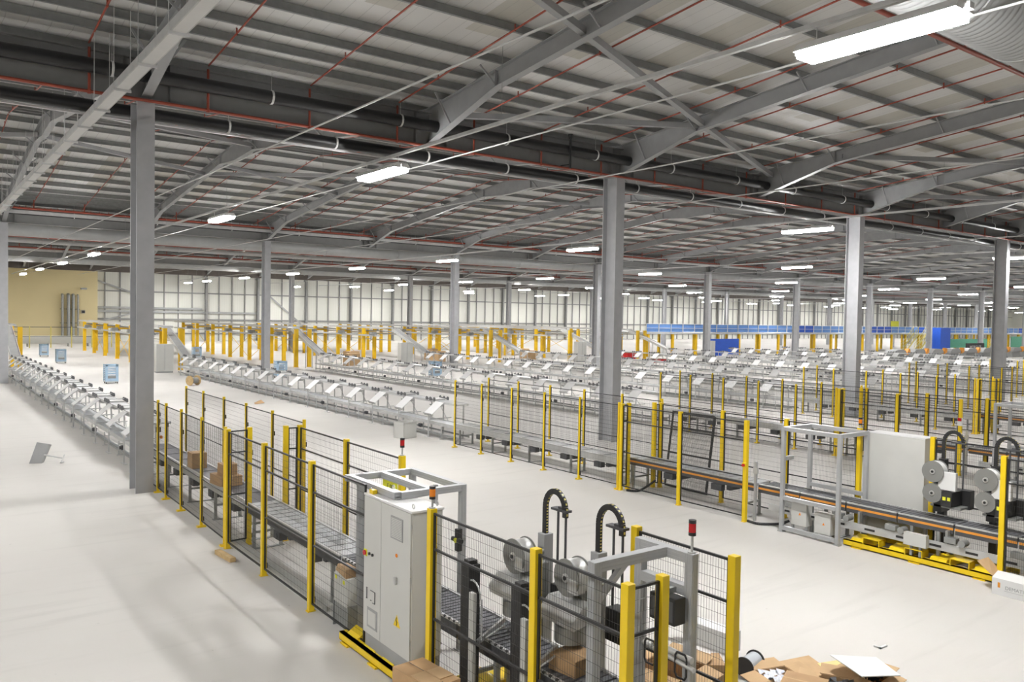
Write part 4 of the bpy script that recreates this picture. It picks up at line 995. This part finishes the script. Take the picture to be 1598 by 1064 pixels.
tag(MB().bev(0,0,.2,10,.1,2.2,.02).box(.2,0,0,.3,.1,.2).build('green_screen', GREEN, None, (158, MY-.5, 0)), 'green sheeted screen below the mezzanine at its far end', 'screen')
def stair(x, label):
    t = thing('access_stair', label, 'stair', (x, MY-.4, 0), 0)
    for dy in (-.9, -.1): MB().bar((-3.6,dy,.05),(0,dy,2.7),.06,.25).build('stringer', YELP, t)
    st = MB()
    for i in range(11): st.box(-3.6+.33*i,-.9,.2+.235*i,-3.3+.33*i,-.1,.23+.235*i)
    st.build('treads', ZINC, t)
    hr = MB()
    for dy in (-.9, -.1):
        hr.bar((-3.6,dy,1.1),(0,dy,3.75),.05).bar((-3.6,dy,.6),(0,dy,3.25),.04)
        for i in range(6): hr.box(-3.6+.7*i-.02,dy-.02,.1+.52*i,-3.6+.7*i+.02,dy+.02,1.1+.52*i)
    hr.build('handrail', YELP, t)
for x, l in ((123.6,'pale yellow access stair up to the mezzanine beside the blue hoarding'), (127.5,'second pale yellow stair close beside the blue hoarding'), (152.5,'pale yellow stair at the far end of the green screen')): stair(x, l)
t = thing('display_screen', 'black display screen with white lettering in front of the mezzanine', 'screen', (111.8, 50.0, 0))
MB().bev(0,0,.45,5.1,.15,1.75,.02).build('panel', BLK, t); MB().box(.5,.0,0,.6,.15,.45).box(4.5,0,0,4.6,.15,.45).build('leg', GALV, t)
text(t, 'WORLD OF', (2.5,-.004,1.2), .62, WHITE, (math.pi/2,0,0)); text(t, 'LOVE', (2.5,-.004,.75), .55, WHITE, (math.pi/2,0,0))
t = thing('yellow_sign', 'plain yellow sign board on a post behind the mezzanine', 'sign', (139, 75, 0)); MB().box(0,0,3.5,2.6,.06,4.6).build('board', YLAB, t); MB().box(1.2,.06,0,1.4,.2,4.5).build('post', MGREY, t)
for i in range(10):
    x = 87+4.3*i; y = 46.5
    t = thing('covered_machine', 'dark hooded machine with an orange bracket past the packing rows, %s in its line' % nth(i), 'machine', (x, y, 0), 0, 'hooded machines past the packing rows')
    MB().prism([(0,0,.75),(2.7,0,.75),(2.5,0,1.15),(1.9,0,1.3),(.5,0,1.25),(.1,0,1.0)], (0,1.2,0)).build('hood', MGREY, t); MB().box(.2,.2,0,2.5,1.0,.75).build('base', GALV, t)
    MB().prism([(2.7,-.1,.7),(3.3,-.1,.9),(3.3,-.1,1.3),(3.0,-.1,1.4),(2.7,-.1,1.0)], (0,.4,0)).build('orange_bracket', ORST, t)
long_pipe('sprinkler_main', (2, 8.68, 10.3), (60, 8.68, 10.3), .05, RED, 'red sprinkler main close above the nearest lamp', 'pipe')
